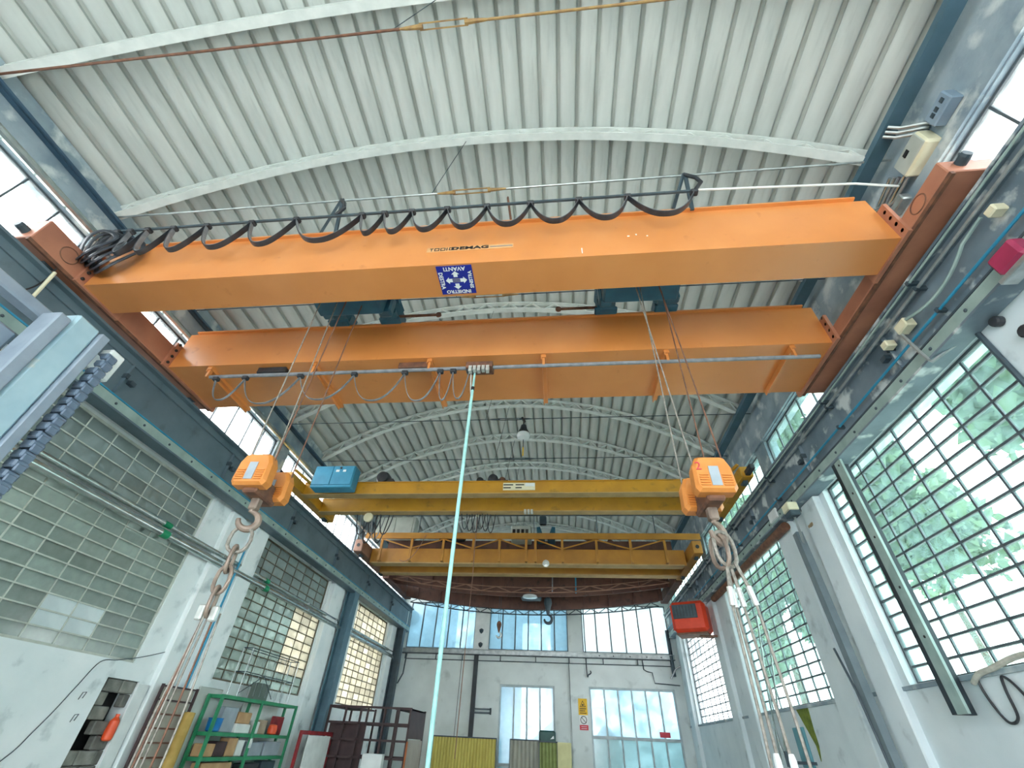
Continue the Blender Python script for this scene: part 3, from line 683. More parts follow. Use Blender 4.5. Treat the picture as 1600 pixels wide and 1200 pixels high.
# ------------------------------------------------------------------ hook blocks
def housing(c, rz, w_, h_, d, label_m):
    """one rounded sheave cheek: tapered shell with ribs; returns list of (name, MB, mat)"""
    pr = []
    out = [(-.50, -.38), (-.42, -.50), (.42, -.50), (.50, -.38), (.47, .20), (.36, .46), (.26, .50), (-.26, .50), (-.36, .46), (-.47, .20)]
    mb = MB(); n = len(out)
    ring = []
    for yy, sc in ((-d/2, .86), (-d/2+.04, 1.0), (d/2-.04, 1.0), (d/2, .86)): ring.append([(a*w_*sc, yy, b*h_*sc) for a, b in out])
    vs = [p for r in ring for p in r]; fs = [tuple(range(n)), tuple(range(4*n-1, 3*n-1, -1))]
    for k in range(3):
        for i in range(n): fs.append((k*n+i, (k+1)*n+i, (k+1)*n+(i+1) % n, k*n+(i+1) % n))
    mb.add(vs, fs); pr.append(('sheave_cover', mb, block_o))
    for s in (-1, 1):
        for side in (-1, 1):
            for k in range(5):
                x0, x1 = sorted((side*w_*.16, side*w_*.38)); z = -h_*.36+k*h_*.07
                pr.append(('rib', MB().box(x0, x1, s*(d/2-.004), s*(d/2+.012), z, z+h_*.03), block_o))
        pr.append(('rating_plate', MB().box(-w_*.12, w_*.12, s*(d/2-.004), s*(d/2+.008), -h_*.36, h_*.18), label_m))
    T = Matrix.Translation(c) @ Matrix.Rotation(rz, 4, 'Z')
    for _, m_, _ in pr: m_.xf(T)
    return pr
def hook_block(c, rz, sep, trx, lab):
    e = empty('hook_block', c, lab, 'hook block', 'orange hook blocks')
    ax = Vector((math.cos(rz+math.pi/2), math.sin(rz+math.pi/2), 0))
    for s in (-1, 1):
        cc = Vector(c)+ax*(s*sep/2); first = None
        for nm, mb, mt in housing(cc, rz, .42, .40, .20, film):
            o = mb.build(nm, mt, e if first is None else first)
            if first is None: first = o
    cx = Vector(c)
    MB().lathe([(.05, -.13), (.05, .13)], (0, 0, 0), 10, 'y').cbox(-.09, .09, -sep/2, sep/2, -.20, .02, .02).xf(Matrix.Translation(cx+Vector((0, 0, -.05))) @ Matrix.Rotation(rz, 4, 'Z')).build('crosshead', rust, e)
    MB().cbox(-.05, .05, -.05, .05, -.38, -.15, .015).xf(Matrix.Translation(cx) @ Matrix.Rotation(rz, 4, 'Z')).build('shank', hook_m, e)
    pts = []; rad = []
    for i in range(19):
        a = math.radians(100-i*15.5); R = .10
        pts.append(Vector((R*math.cos(a), 0, -.50+R*math.sin(a)))); rad.append(.024+.018*math.sin(math.pi*i/18))
    pts.insert(0, Vector((0, 0, -.36))); rad.insert(0, .03)
    mb = MB().tube(pts, rad, 10, None, (0, 1, 0)); mb.xf(Matrix.Translation(cx) @ Matrix.Rotation(rz+.6, 4, 'Z')); mb.build('hook', hook_m, e, True)
    k = 0
    for s in (-1, 1):
        cc = cx+ax*(s*sep/2)
        for q in (-.16, .16):
            b = cc+Vector((q*math.cos(rz), q*math.sin(rz), .12)); t = Vector((trx[k], 4.15+.16*(k//2)+.1*(k % 2), 7.12)); k += 1
            MB().tube([b, t], .009, 6).build('hoist_rope', sling if k % 2 else rust, e)
    return e
HL = Vector((-3.52, 4.5, 3.97)); HR = Vector((1.60, 4.5, 3.84))
hook_block(HL, math.radians(2), .44, (-3.66, -3.3, -3.5, -3.12), 'orange hook block hanging over the left side with chain below')
hook_block(HR, math.radians(2), .46, (1.24, 1.62, 1.36, 1.70), 'orange hook block numbered on its cheek with wire slings below')
text('number', '2', sign_r, [o for o in bpy.data.objects if o.name.startswith('hook_block') and abs(o.location.x-HR.x) < .1][0], HR+Vector((-.135, -.34, .07)), (1, 0, 0), (0, 0, 1), .13)
# chain and slings under the left hook
def link(c, ux, uz, L, W, r):
    c = Vector(c); ux = Vector(ux); uz = Vector(uz); pts = []
    for i in range(16):
        a = 2*math.pi*i/16; pts.append(c+ux*(W*math.cos(a))+uz*(L*math.copysign(abs(math.sin(a))**.7, math.sin(a))))
    return MB().tube(pts, r, 8, None, None, True)
ch = empty('chain_sling', HL+Vector((0, 0, -.6)), 'rusty chain and rope sling hanging from the left hook', 'sling')
p = HL+Vector((0, 0, -.72))
for k in range(4):
    a = (1, .3, 0) if k % 2 == 0 else (-.3, 1, 0)
    link(p, Vector(a).normalized(), (0, 0, 1), .14, .065 if k else .11, .02).build('link', hook_m if k else sling, ch, True); p = p+Vector((0, 0, -.21))
for s in (-1, 1):
    q = p+Vector((.05*s, .03*s, .12))
    MB().cbox(q.x-.035, q.x+.035, q.y-.03, q.y+.03, q.z-.09, q.z+.05, .012).build('shackle', ferr, ch)
    for j in range(3):
        bq = q+Vector((.03*j*s-.05*s, .04*j, 0)); tq = bq+Vector((s*(.0+.03*j)-.02, .0, -1.62))
        MB().tube([bq, bq.lerp(tq, .5)+Vector((s*.012*j, 0, 0)), tq], .009, 6).build('rope_leg', sling if (j+s) % 2 else rust, ch, True)
        MB().lathe([(.022, -.14), (.026, -.1), (.026, .0), (.018, .04)], tq, 8).build('ferrule', white_p, ch, True)
# wire slings under the right hook
ws = empty('wire_sling', HR+Vector((0, 0, -.6)), 'four leg wire rope sling on a ring under the right hook', 'sling')
p = HR+Vector((.03, 0, -.66))
link(p, Vector((.9, .43, 0)).normalized(), (0, 0, 1), .17, .12, .02).build('ring', sling, ws, True)
link(p+Vector((-.05, .02, -.02)), Vector((.5, -.86, 0)).normalized(), (0, 0, 1), .16, .10, .022).build('ring', hook_m, ws, True)
for j, (dx, dy) in enumerate(((-.10, -.02), (-.03, .05), (.05, .02), (.17, -.04))):
    a = p+Vector((dx*.25, dy, -.14)); b = p+Vector((dx*.6, dy, -.36)); c = p+Vector((dx*.75, dy, -.52)); d = Vector((1.56+.10*j-.05, 4.5+dy, 1.05))
    MB().tube([a, b], .017, 6).build('rope_eye', sling, ws, True)
    MB().tube([b, c], .026, 10).build('ferrule', ferr, ws, True)
    MB().tube([c, c.lerp(d, .5)+Vector((.01, 0, 0)), d], .0125, 6).build('rope_leg', sling, ws, True)
    if j in (1, 2): MB().lathe([(.022, -.1), (.028, 0), (.028, .1), (.02, .14)], (d.x, d.y, 1.5), 8).build('ferrule', white_p, ws, True)
# pendant cable
pc = empty('pendant_cable', (-1.27, 5.2, 6.2), 'pale turquoise pendant control cable hanging from the orange crane', 'cable')
MB().tube([(-1.27, 5.2, 6.22), (-1.275, 5.2, 5.6), (-1.272, 5.2, 4), (-1.265, 5.2, 2.4), (-1.25, 5.2, .95)], [.016, .024, .024, .024, .022], 10).build('cable', teal_cable, pc, True)
MB().tube(sag((-1.33, 5.2, 6.2), (-1.275, 5.2, 5.75), .1, 8), .012, 6).build('strain_wire', ferr, pc, True)
MB().lathe([(.03, -.03), (.03, .03)], (-1.272, 5.2, 5.9), 8).build('collar', ink, pc)

# ================================================================== YELLOW CRANE
C2 = empty('overhead_crane', (-1.25, 10.7, 6.46), 'yellow double beam overhead crane with blue switch cabinet', 'overhead crane')
def ibeam(y, w_, z0, z1, x0, x1, mt, par, web=.012, nm='beam'):
    b = MB().box(x0, x1, y-web/2, y+web/2, z0+.02, z1-.02).build(nm, mt, par)
    MB().box(x0, x1, y-w_/2, y+w_/2, z0, z0+.02).build('bottom_flange', dusty, b); MB().box(x0, x1, y-w_/2*.9, y+w_/2*.9, z1-.02, z1).build('top_flange', mt, b)
    return b
b1 = ibeam(10.22, .24, 6.50, 6.86, -6.75, 4.2, yellow, C2, .16); ibeam(11.30, .24, 6.50, 6.90, -6.75, 4.2, yellow, C2, .18)
for s, x in ((-1, -6.85), (1, 4.35)):
    t = MB().cbox(x-.14, x+.14, 9.4, 12.1, 6.54, 6.80, .02).build('end_truck', yellow, C2)
    for y in (9.7, 11.8): MB().lathe([(.12, -.05), (.12, .05)], (x, y, 6.58), 18, 'x').build('wheel', drk, t, True)
    MB().cbox(x-.06, x+.06, 9.05, 9.4, 6.55, 6.68, .02).build('buffer', blk, t)
    MB().bar((x-s*.1, 9.5, 6.9), (x-s*.6, 10.2, 6.6), .06, .05).build('knee_brace', yellow, C2)
cb = MB().cbox(-6.34, -5.24, 9.72, 10.06, 6.52, 7.13, .02).build('switch_cabinet', blue_c, C2); cb['label'] = 'pale blue two door switch cabinet'
for x0, x1 in ((-6.32, -5.83), (-5.82, -5.26)): MB().cbox(x0, x1, 9.70, 9.722, 6.58, 7.11, .008).build('door', blue_c, cb)
for x, w_ in ((-5.74, .09), (-5.55, .08)): MB().box(x, x+w_, 9.692, 9.70, 6.94, 7.0).build('plate', white_p, cb)
MB().lathe([(.03, 9.68), (.03, 9.70)], (-5.62, 0, 7.05), 10, 'y').build('knob', ink, cb)
for x, y, r, mt in ((-4.75, 10.5, .19, blk), (-2.05, 10.5, .10, blk), (-1.70, 10.5, .14, blk), (-1.45, 10.5, .10, rust)):
    c = MB().lathe([(r*.3, -r), (r*.8, -r*.8), (r, -r*.3), (r, r*.5), (r*.8, r*.9), (r*.3, r)], (x, y, 6.95+r), 18, 'y').build('motor', mt, C2, True)
    MB().box(x+r*.5, x+r*1.6, y-.1, y+.1, 6.9, 6.95+r*.8).build('gearbox', blk, c)
sgn = MB().box(onY(786, 757, 10.1).x, onY(836, 757, 10.1).x, 10.125, 10.142, 6.60, 6.80).build('maker_plate', cream, C2)
for i in range(2):
    for j, (a, b) in enumerate(((.05, .30), (.36, .58))): MB().box(WP[sgn].x-.45+a, WP[sgn].x-.45+b-.06*i, 10.121, 10.126, 6.73-.08*i, 6.76-.08*i).build('print', ink, sgn)
MB().box(WP[sgn].x+.16, WP[sgn].x+.40, 10.118, 10.126, 6.70, 6.79).build('label', white_p, sgn)
for k in range(3): MB().box(-.9+.09*k, -.84+.09*k, 11.10, 11.2, 6.42, 6.52).build('cable_clamp', ferr, C2)
MB().lathe([(.10, -.04), (.13, -.03), (.13, .03), (.10, .04)], (onY(577, 803, 11.3).x, 11.3, 6.38), 18, 'y').build('cable_drum', cream, C2, True)
for k in range(7):
    x = onY(560+6*k, 805, 11.4).x
    MB().tube(sag((x, 11.35, 6.48), (x+.35, 11.4, 6.48), .55+.12*(k % 3), 12, 2.4), .016, 6).build('cable_loop', [cable_d, cable_g, blk][k % 3], C2, True)
for k in range(6):
    x = onY(722+8*k, 805, 11.4).x
    MB().tube(sag((x, 11.35, 6.50), (x+.22, 11.4, 6.50), .42+.05*(k % 3), 12, 2.4), .012, 6).build('cable_loop', [cable_d, blk][k % 2], C2, True)

# ================================================================== LATTICE WALKWAY CRANE
C3 = empty('overhead_crane', (-1.2, 15.8, 6.40), 'amber overhead crane with lattice walkway side and grey cabinet', 'overhead crane')
gA = MB().box(-6.7, 4.2, 15.32, 15.56, 6.42, 6.92).build('girder', yellow2, C3); MB().box(-6.6, 4.1, 15.22, 15.58, 6.38, 6.42).build('bottom_flange', dusty, gA)
gB = MB().box(-6.7, 4.2, 16.40, 16.62, 6.42, 6.95).build('girder', yellow2, C3); MB().box(-6.6, 4.1, 16.44, 16.50, 6.95, 7.62).build('walkway_plate', brown, C3); MB().box(-6.6, 4.1, 16.34, 16.66, 6.38, 6.42).build('bottom_flange', dusty, gB)
MB().box(-6.95, 4.75, 15.02, 15.10, 7.20, 7.38).build('walkway_beam', yellow2, C3)
MB().box(-6.9, 4.7, 15.0, 15.06, 7.17, 7.21).build('walkway_lip', yellow2, C3)
px = [-6.3, -5.2, -4.05, -2.98, -2.05, -1.12, -.80, .12, 1.28, 2.42, 3.55]
for i, x in enumerate(px):
    MB().box(x-.04, x+.04, 15.06, 15.12, 6.42, 7.20).bar((x, 15.09, 6.44), (x, 15.34, 6.44), .06, .04).build('lattice_post', yellow2, C3)
    if i+1 < len(px) and px[i+1]-x > .5:
        a, b = ((x, 15.10, 7.18), (px[i+1], 15.10, 6.86)) if i % 2 == 0 else ((x, 15.10, 6.86), (px[i+1], 15.10, 7.18))
        MB().bar(a, b, .03, .04).build('lattice_diagonal', yellow2, C3)
MB().tube([(-6.8, 15.0, 8.0), (4.4, 15.0, 8.0)], .014, 6).build('handrail', drk, C3)
for x in (-5.0, -2.9, -.85, 1.35, 3.3): MB().tube([(x, 15.03, 7.38), (x, 15.0, 8.0)], .014, 6).build('handrail_post', drk, C3)
for s, x in ((-1, -6.88), (1, 4.42)):
    t = MB().cbox(x-.15, x+.15, 14.5, 17.4, 6.54, 6.95, .02).build('end_truck', yellow2 if s > 0 else brown_l, C3)
    MB().lathe([(.06, -.01), (.06, .0)], (x, 14.495, 6.75), 12, 'y').build('bolt', ink, t)
    for y in (14.9, 17.0): MB().lathe([(.12, -.05), (.12, .05)], (x, y, 6.58), 16, 'x').build('wheel', drk, t, True)
kb = MB().cbox(onY(588, 830, 15.6).x, onY(648, 830, 15.6).x, 15.5, 15.9, 7.42, 8.18, .02).build('switch_cabinet', grey_c, C3); kb['label'] = 'pale grey two door cabinet'
for i in range(2): MB().cbox(WP[kb].x-.67+.68*i, WP[kb].x-.02+.68*i, 15.48, 15.505, 7.45, 8.15, .008).build('door', grey_c, kb)
for x, mt in ((-4.35, blk), (-4.0, drk), (-3.7, blk)): MB().lathe([(.10, -.18), (.16, -.12), (.16, .12), (.10, .18)], (x, 16.2, 7.65), 14, 'x').build('motor', mt, C3, True)
cr = MB().cbox(-1.75, -1.0, 15.75, 16.3, 7.42, 7.95, .03).build('crab', grey_c, C3)
for k in range(4): MB().box(-1.68+.16*k, -1.58+.16*k, 15.735, 15.75, 7.65, 7.80).build('vent', ink, cr)
for s in (-1, 1): MB().prism([(-.45+s*.05, 7.42), (-.45+s*.32, 7.42), (-.45+s*.34, 7.86), (-.45+s*.22, 7.88)], 15.7, 16.2, 'y').build('crab_side', trol_m, C3)
MB().cbox(-.68, -.42, 15.6, 15.8, 7.95, 8.25, .03).build('lamp_box', drk, C3)
MB().cbox(.3, .62, 15.4, 15.7, 7.40, 7.52, .04).build('rag_bundle', card, C3)
MB().lathe([(.05, 15.18), (.12, 15.2), (.05, 15.21)], (-.45, 0, 6.41), 10, 'y').build('maker_badge', ferr, C3)
MB().tube(sag((-4.7, 15.0, 7.3), (-5.5, 15.0, 6.42), .35, 12), .012, 6).build('slack_cable', brown_l, C3)
pr = empty('pull_rope', (-1.0, 11.2, 6.2), 'thin pale rope hanging down behind the turquoise cable', 'rope')
pa = onY(745, 815, 14.97); pa.z = 8.0; pb = onY(738, 905, 14.97)
WP[pr] = pa.copy(); pr.location = pa
MB().tube([pa, pb, (pb.x-.02, 14.97, 4.0), (pb.x-.03, 14.97, 1.3)], .012, 6).build('rope', brown_l, pr, True)
MB().lathe([(.02, -.06), (.05, -.04), (.05, .04), (.02, .07)], pa, 10).build('toggle', cream, pr, True)

# ================================================================== DARK RIVETED CRANE AT THE END
C4 = empty('overhead_crane', (-1.2, 18.6, 6.40), 'dark brown riveted overhead crane with bowed lattice trusses', 'overhead crane')
for yg, ze, zm in ((18.30, 6.56, 6.12), (19.90, 6.46, 6.02)):
    bl = [(-6.7+10.9*i/16, zm+(ze-zm)*(i/8-1)**2) for i in range(17)]
    MB().prism(bl+[(4.2, 7.1), (-6.7, 7.1)], yg, yg+.06, 'y').build('girder', brown, C4)
for x in [-6.2+1.03*i for i in range(11)]:
    u = ((x+6.7)/5.45-1)**2
    MB().box(x-.03, x+.03, 18.24, 18.30, 6.13+.44*u, 6.95).build('stiffener', brown, C4); MB().box(x-.05, x+.05, 19.84, 19.90, 6.03+.44*u, 6.9).build('stiffener', brown, C4)
def belly(y, zt, ze, zm, r, mt, n=22, x0=-6.6, x1=4.1):
    f = lambda x: zm+(ze-zm)*((2*(x-x0)/(x1-x0)-1)**2)
    MB().tube([(x0+(x1-x0)*i/24, y, f(x0+(x1-x0)*i/24)) for i in range(25)], r, 6).build('bowed_chord', mt, C4, True)
    MB().tube([(x0+(x1-x0)*i/24, y, f(x0+(x1-x0)*i/24)+.18) for i in range(25)], r*.8, 6).build('upper_chord', mt, C4, True)
    for i in range(n):
        a = x0+(x1-x0)*i/n; b = x0+(x1-x0)*(i+1)/n
        p, q = ((a, y, f(a)), (b, y, f(b)+.18)) if i % 2 == 0 else ((a, y, f(a)+.18), (b, y, f(b)))
        MB().bar(p, q, .02, .03).build('lattice_bar', mt, C4)
belly(17.7, 6.7, 6.55, 6.12, .022, brown_l, 18); belly(20.4, 6.6, 6.35, 5.93, .025, drk, 34)
for s, x in ((-1, -6.88), (1, 4.42)): MB().cbox(x-.15, x+.15, 17.6, 20.8, 6.54, 6.9, .02).build('end_truck', brown, C4)
for a, b in (((.9, 17.6, 8.25), (3.3, 17.6, 7.05)), ((2.0, 17.9, 8.2), (3.9, 17.9, 7.05))): MB().bar(a, b, .10, .12).build('raking_beam', brown, C4)
MB().cbox(-2.7, .1, 18.6, 19.7, 6.55, 7.2, .04).build('crab', brown, C4)
MB().cbox(-1.55, -.75, 18.4, 19.0, 6.12, 6.5, .04).build('lamp_housing', drk, C4)
MB().lathe([(.05, 6.12), (.27, 6.08), (.29, 6.03), (.02, 6.01)], (-1.16, 18.0, 0), 20).build('lamp_bowl', lampglass, C4, True)
MB().lathe([(.16, 5.98), (.16, 6.0)], (-1.16, 18.0, .12), 16).tube([(-1.16, 18.0, 6.12), (-1.16, 18.3, 6.4)], .03, 6).build('lamp_arm', drk, C4)
for j, x in enumerate((-.28, .62)): MB().tube([(x, 18.0, 6.9), (x-.02, 18.0, 6.2)], .03, 6).build('hanging_hose', [cable_g, blue_c][j], C4)
def small_hook(c, s, mt, mt2, lab, top):
    e = empty('crane_hook', c, lab, 'hook'); c = Vector(c)
    MB().lathe([(.02, .55), (.11, .48), (.13, .36), (.06, .12), (.04, .02)], (0, 0, 0), 14).xf(Matrix.Translation(c) @ Matrix.Scale(s, 4)).build('bottom_block', mt, e, True)
    pts = [Vector((0, 0, .05))]+[Vector((.12*math.cos(math.radians(95-i*16)), 0, -.10+.12*math.sin(math.radians(95-i*16)))) for i in range(18)]
    MB().tube(pts, [.03]+[.03+.018*math.sin(math.pi*i/17) for i in range(18)], 8, None, (0, 1, 0)).xf(Matrix.Translation(c) @ Matrix.Scale(s, 4)).build('hook', mt2, e, True)
    for q in (-.05, .05): MB().tube([c+Vector((q*s, 0, .5*s)), Vector((c.x+q*s, c.y, top))], .008, 5).build('rope', drk, e)
small_hook((-.5, 19.0, 5.62), 1.25, drk, drk, 'dark forged crane hook hanging before the upper windows', 6.6)
small_hook((-2.42, 19.0, 4.98), .75, rust, ferr, 'small brown hook block with steel hook before the upper windows', 6.6)

# ================================================================== LEFT WALL FITTINGS
def wpipe(z, x, r, lab, y0):
    e = empty('pipe_run', (x, 10, z), lab, 'pipe')
    MB().tube([(x, y0, z), (x, 21.9, z)], r, 14).build('pipe', pipe_m, e, True)
    for y in (7.36, 10.95): MB().lathe([(r+.004, -.09), (r+.006, 0), (r+.004, .09)], (x, y, z), 14, 'y').build('tape_band', tape_g, e, True)
    for y in (9.1, 13.2, 15.2, 18.0): MB().box(LX+.001, x+r+.02, y-.03, y+.03, z-.03, z+.03).build('clamp', steel, e)
    return e
wpipe(4.40, LX+.13, .068, 'thick pale pipe, the lower of two along the left wall', 2.0)
wpipe(4.57, LX+.10, .048, 'slimmer pale pipe, the upper of two along the left wall', 2.0)
dp = empty('downpipe', (-7.15, 21.95, 4), 'white vertical pipe in the left far corner', 'pipe')
MB().tube([(-7.10, 21.9, 6.5), (-7.12, 21.9, 4.3), (-7.18, 21.9, 3.1)], .045, 10).build('pipe', white_p, dp, True); MB().tube([(-7.28, 21.9, 6.3), (-7.3, 21.9, 4.4)], .035, 10).build('branch', white_p, dp, True)
MB().cbox(-7.42, -7.2, 21.78, 21.9, 5.15, 5.35, .015).build('junction', flange_m, dp)
thing('blue_pipe', MB().tube([(LX+.17, 9.62, 5.3), (LX+.17, 9.60, 0)], .022, 8), cyan, 'blue vertical pipe down the first left pilaster', 'pipe', smooth=True)
thing('steel_column', MB().box(-7.30, -7.26, 15.45, 15.80, 0, 5.48).box(-7.26, -7.02, 15.6, 15.64, 0, 5.48).box(-7.02, -6.98, 15.45, 15.80, 0, 5.48), M('column_blue', '#5f8090', '#4d6c7c', 2, .5), 'blue grey steel column under the left runway by the second pilaster', 'column')
thing('steel_column', MB().box(-7.30, -7.26, 21.3, 21.6, 0, 5.48).box(-7.26, -7.02, 21.43, 21.47, 0, 5.48).box(-7.02, -6.98, 21.3, 21.6, 0, 5.48), drk, 'dark steel column under the left runway near the far corner', 'column')
thing('floodlight', MB().cbox(-7.32, -7.02, 21.72, 21.82, 3.10, 3.40, .03).box(-7.25, -7.09, 21.82, 21.9, 3.15, 3.2), white_p, 'small white floodlight on the downpipe in the far left corner', 'floodlight')
# wire tacked along the wall
thing('tacked_wire', MB().tube(smo([onX(x, y, LX+.012) for x, y in ((0, 1190), (25, 1170), (50, 1145), (85, 1110), (120, 1072), (157, 1034), (185, 1031), (225, 1026), (275, 1015))]), .007, 5), drk, 'thin dark wire tacked across the white wall above the doorway', 'wire')
for k, (x, y) in enumerate(((115, 1122), (128, 1087))):
    c = onX(x, y, LX+.01); thing('iron_loop', MB().tube([c+Vector((0, -.03, -.05)), c+Vector((.02, -.03, .04)), c+Vector((.02, .03, .05)), c+Vector((0, .03, -.03))], .006, 5), drk, 'bent iron loop stuck in the white wall by the doorway' if k == 0 else 'small iron nail loop higher on the white wall', 'hook')
# doorway: broken grey bricks behind, white board in front
dw = struct('door_3', MB().box(LX-.30, LX-.34, 7.85, 8.7, 0, 2.3), ink, 'narrow doorway blocked with broken grey bricks')
rows = 12
bme = MB().cbox(-.06, .06, -.16, .16, -.088, .088, .012).mesh('brick', brick_m, False, False)[0]
for r in range(rows):
    for c in range(3):
        y = 7.93+.12+.33*c+(.16 if r % 2 else 0)-.05; z = .1+.185*r
        if (r, c) in ((11, 2), (10, 1), (8, 0), (7, 0), (9, 1)) or y > 8.66: continue
        place('brick', bme, (LX-.10+random.uniform(-.02, .02), y, z), dw)
thing('white_board', MB().cbox(LX+.03, LX+.06, 8.56, 8.82, 0, 2.2, .005), white_p, 'white board leaning upright beside the bricked doorway', 'board')
thing('orange_jug', MB().lathe([(.05, 0), (.075, .02), (.08, .12), (.07, .26), (.03, .31), (.03, .35)], (0, 0, 0), 14).xf(Matrix.Translation((LX+.04, 8.46, 1.42))), orange_b, 'orange plastic bottle hung at the bricked doorway', 'bottle', smooth=True)
# ladder rack
ld = empty('ladder_rack', (-7.2, 9.45, 0), 'brown steel ladder rack standing against the left wall', 'rack')
for y in (8.90, 9.86): MB().box(-7.22, -7.18, y-.02, y+.02, 0, 2.24).build('upright', rack_m, ld)
for k in range(11): MB().box(-7.215, -7.185, 8.92, 9.84, .20+.2*k, .225+.2*k).build('rung', rust if k < 9 else rack_m, ld)
MB().box(-7.25, -7.23, 8.93, 9.83, .05, 2.2).build('back_sheet', M('rack_back', '#a9a69a', '#97948a', 3, .8), ld)
thing('cardboard_tube', MB().tube([(-6.95, 9.52, 0), (-7.05, 9.70, 1.86)], .10, 16), tan, 'tan cardboard tube leaning before the ladder rack', 'tube', smooth=True)
thing('leaning_sheet', MB().cbox(-7.28, -7.25, 9.98, 10.75, 0, 2.3, .01), M('panel_grey', '#c3c9c4', '#b3b9b4', 2, .6), 'pale grey panel standing between ladder rack and green shelf', 'panel')
# green shelving
gx0, gx1, gy0, gy1 = -7.20, -6.9, 10.28, 13.45
gs = empty('metal_shelf', (-7.1, 11.9, 0), 'green steel shelving loaded with boxes by the left wall', 'shelf')
for y in (gy0, 11.80, gy1):
    for x in (gx0, gx1): MB().box(x-.02, x+.02, y-.035, y+.035, 0, 2.20).build('upright', green_p, gs)
SZ = (.55, .95, 1.22, 1.60, 2.20)
for z in SZ: MB().box(gx0, gx1+.012, gy0+.035, gy1-.035, z-.06, z).build('shelf_board', green_p, gs)
MB().box(gx1+.02, gx1+.026, 11.76, 11.86, 1.36, 1.52).build('card_holder', paper, gs)
def onshelf(name, y0, y1, x0, x1, z, h, mt, lab, cat, grp=None):
    return thing(name, MB().cbox(x0, x1, y0, y1, z+.001, z+h, .012), mt, lab, cat, grp)
onshelf('storage_bag', 10.66, 11.16, -7.18, -7.0, 1.60, .42, film, 'grey plastic bag of stock on the top green shelf', 'bag')
thing('blue_tub', MB().lathe([(.10, 0), (.13, .02), (.14, .2), (.15, .22), (.12, .22)], (0, 0, 0), 16).xf(Matrix.Translation((-7.0, 10.48, 1.601))), plast_b, 'round blue plastic tub on the top green shelf', 'tub', smooth=True)
onshelf('carton', 11.18, 11.72, -7.18, -6.95, 1.60, .16, paper, 'white carton lying on the top green shelf', 'box')
thing('carton', MB().cbox(-7.17, -7.0, 11.22, 11.72, 1.762, 1.96, .012), card, 'cardboard carton on top of the white carton', 'box')
onshelf('carton', 11.88, 12.12, -7.16, -6.98, 1.60, .22, paper, 'small white carton right of the middle shelf upright', 'box')
onshelf('carton', 12.15, 12.5, -7.16, -7.02, 1.60, .26, M('old_card', '#b7a48f', '#a08c78', 4, .8), 'worn beige carton next to the orange canister', 'box')
thing('orange_canister', MB().lathe([(.06, 0), (.10, .02), (.11, .10), (.09, .18), (.04, .2)], (0, 0, 0), 16).xf(Matrix.Translation((-6.99, 12.75, 1.601))), orange_b, 'round orange canister on the top green shelf', 'canister', smooth=True)
onshelf('red_case', 12.9, 13.35, -7.18, -7.08, 1.60, .36, red_p, 'dark red case at the right end of the top green shelf', 'case')
thing('white_back_sheet', MB().cbox(-7.40, -7.38, 11.85, 13.45, 1.62, 2.15, .004), paper, 'white sheet standing behind the right half of the green shelf', 'sheet')
for k, (a, b, h, mt) in enumerate(((10.35, 10.72, .20, card), (10.75, 11.1, .24, rack_m), (11.13, 11.45, .30, card), (11.48, 11.72, .27, paper), (11.9, 12.5, .24, film), (12.6, 13.3, .26, film))):
    onshelf('parts_bin', a, b, -7.18, -6.96, 1.22, h, mt, ['low brown carton at the left end of the middle shelf', 'dark box on the middle green shelf', 'tall tan carton on the middle green shelf', 'white carton on the middle green shelf', 'grey wrapped bundle on the middle green shelf', 'grey wrapped bundle at the right end of the middle shelf'][k], 'box')
for k, (a, b, h, mt) in enumerate(((10.5, 11.5, .18, card), (11.9, 12.6, .15, blk), (12.7, 13.3, .18, drk))):
    onshelf('parts_bin', a, b, -7.18, -6.96, .95, h, mt, ['wide orange brown carton on the lower green shelf', 'black machine part on the lower green shelf', 'dark machine part on the lower green shelf'][k], 'box')
# wire basket frame on the shelf
bk = empty('wire_basket', (-7.1, 12.0, 2.2), 'tall thin wire basket frame on top of the green shelf', 'basket')
for x in (-7.18, -6.95):
    for y in (10.8, 13.0): MB().tube([(x, y, 2.2), (x, y, 3.1)], .010, 5).build('wire_post', steel, bk)
for z in (2.65, 3.1):
    MB().tube([(-7.18, 10.8, z), (-6.95, 10.8, z), (-6.95, 13.0, z), (-7.18, 13.0, z)], .010, 5, closed=True).build('wire_hoop', drk, bk)
for k in range(9): MB().tube([(-6.95, 10.9+.25*k, 2.25), (-6.95, 10.85+.25*k, 3.1)], .004, 4).build('wire', steel, bk)
MB().bar((-6.95, 10.8, 2.25), (-6.95, 11.6, 2.65), .012, .012).bar((-6.95, 11.6, 2.65), (-6.95, 12.2, 2.25), .012, .012).build('wire_brace', drk, bk)
thing('grey_crate', MB().cbox(-7.16, -7.0, 11.55, 12.1, 2.201, 2.52, .01), M('crate_grey', '#6d7a74', '#5c6963', 3, .7), 'dark grey crate on top of the green shelf', 'crate')
# red frame with white sheet
rf = empty('red_trestle', (-6.5, 14.2, 0), 'dark red steel trestle with a white sheet hung on it', 'trestle')
for y in (13.28, 15.1): MB().box(-6.53, -6.47, y-.035, y+.035, 0, 1.72).build('post', red_p, rf)
for z in (.95, 1.68): MB().box(-6.53, -6.47, 13.32, 15.06, z-.04, z+.04).build('rail', red_p, rf)
thing('white_sheet', MB().cbox(-6.46, -6.44, 13.6, 14.95, .3, 1.63, .005), paper, 'creased white sheet hung on the red trestle', 'sheet')
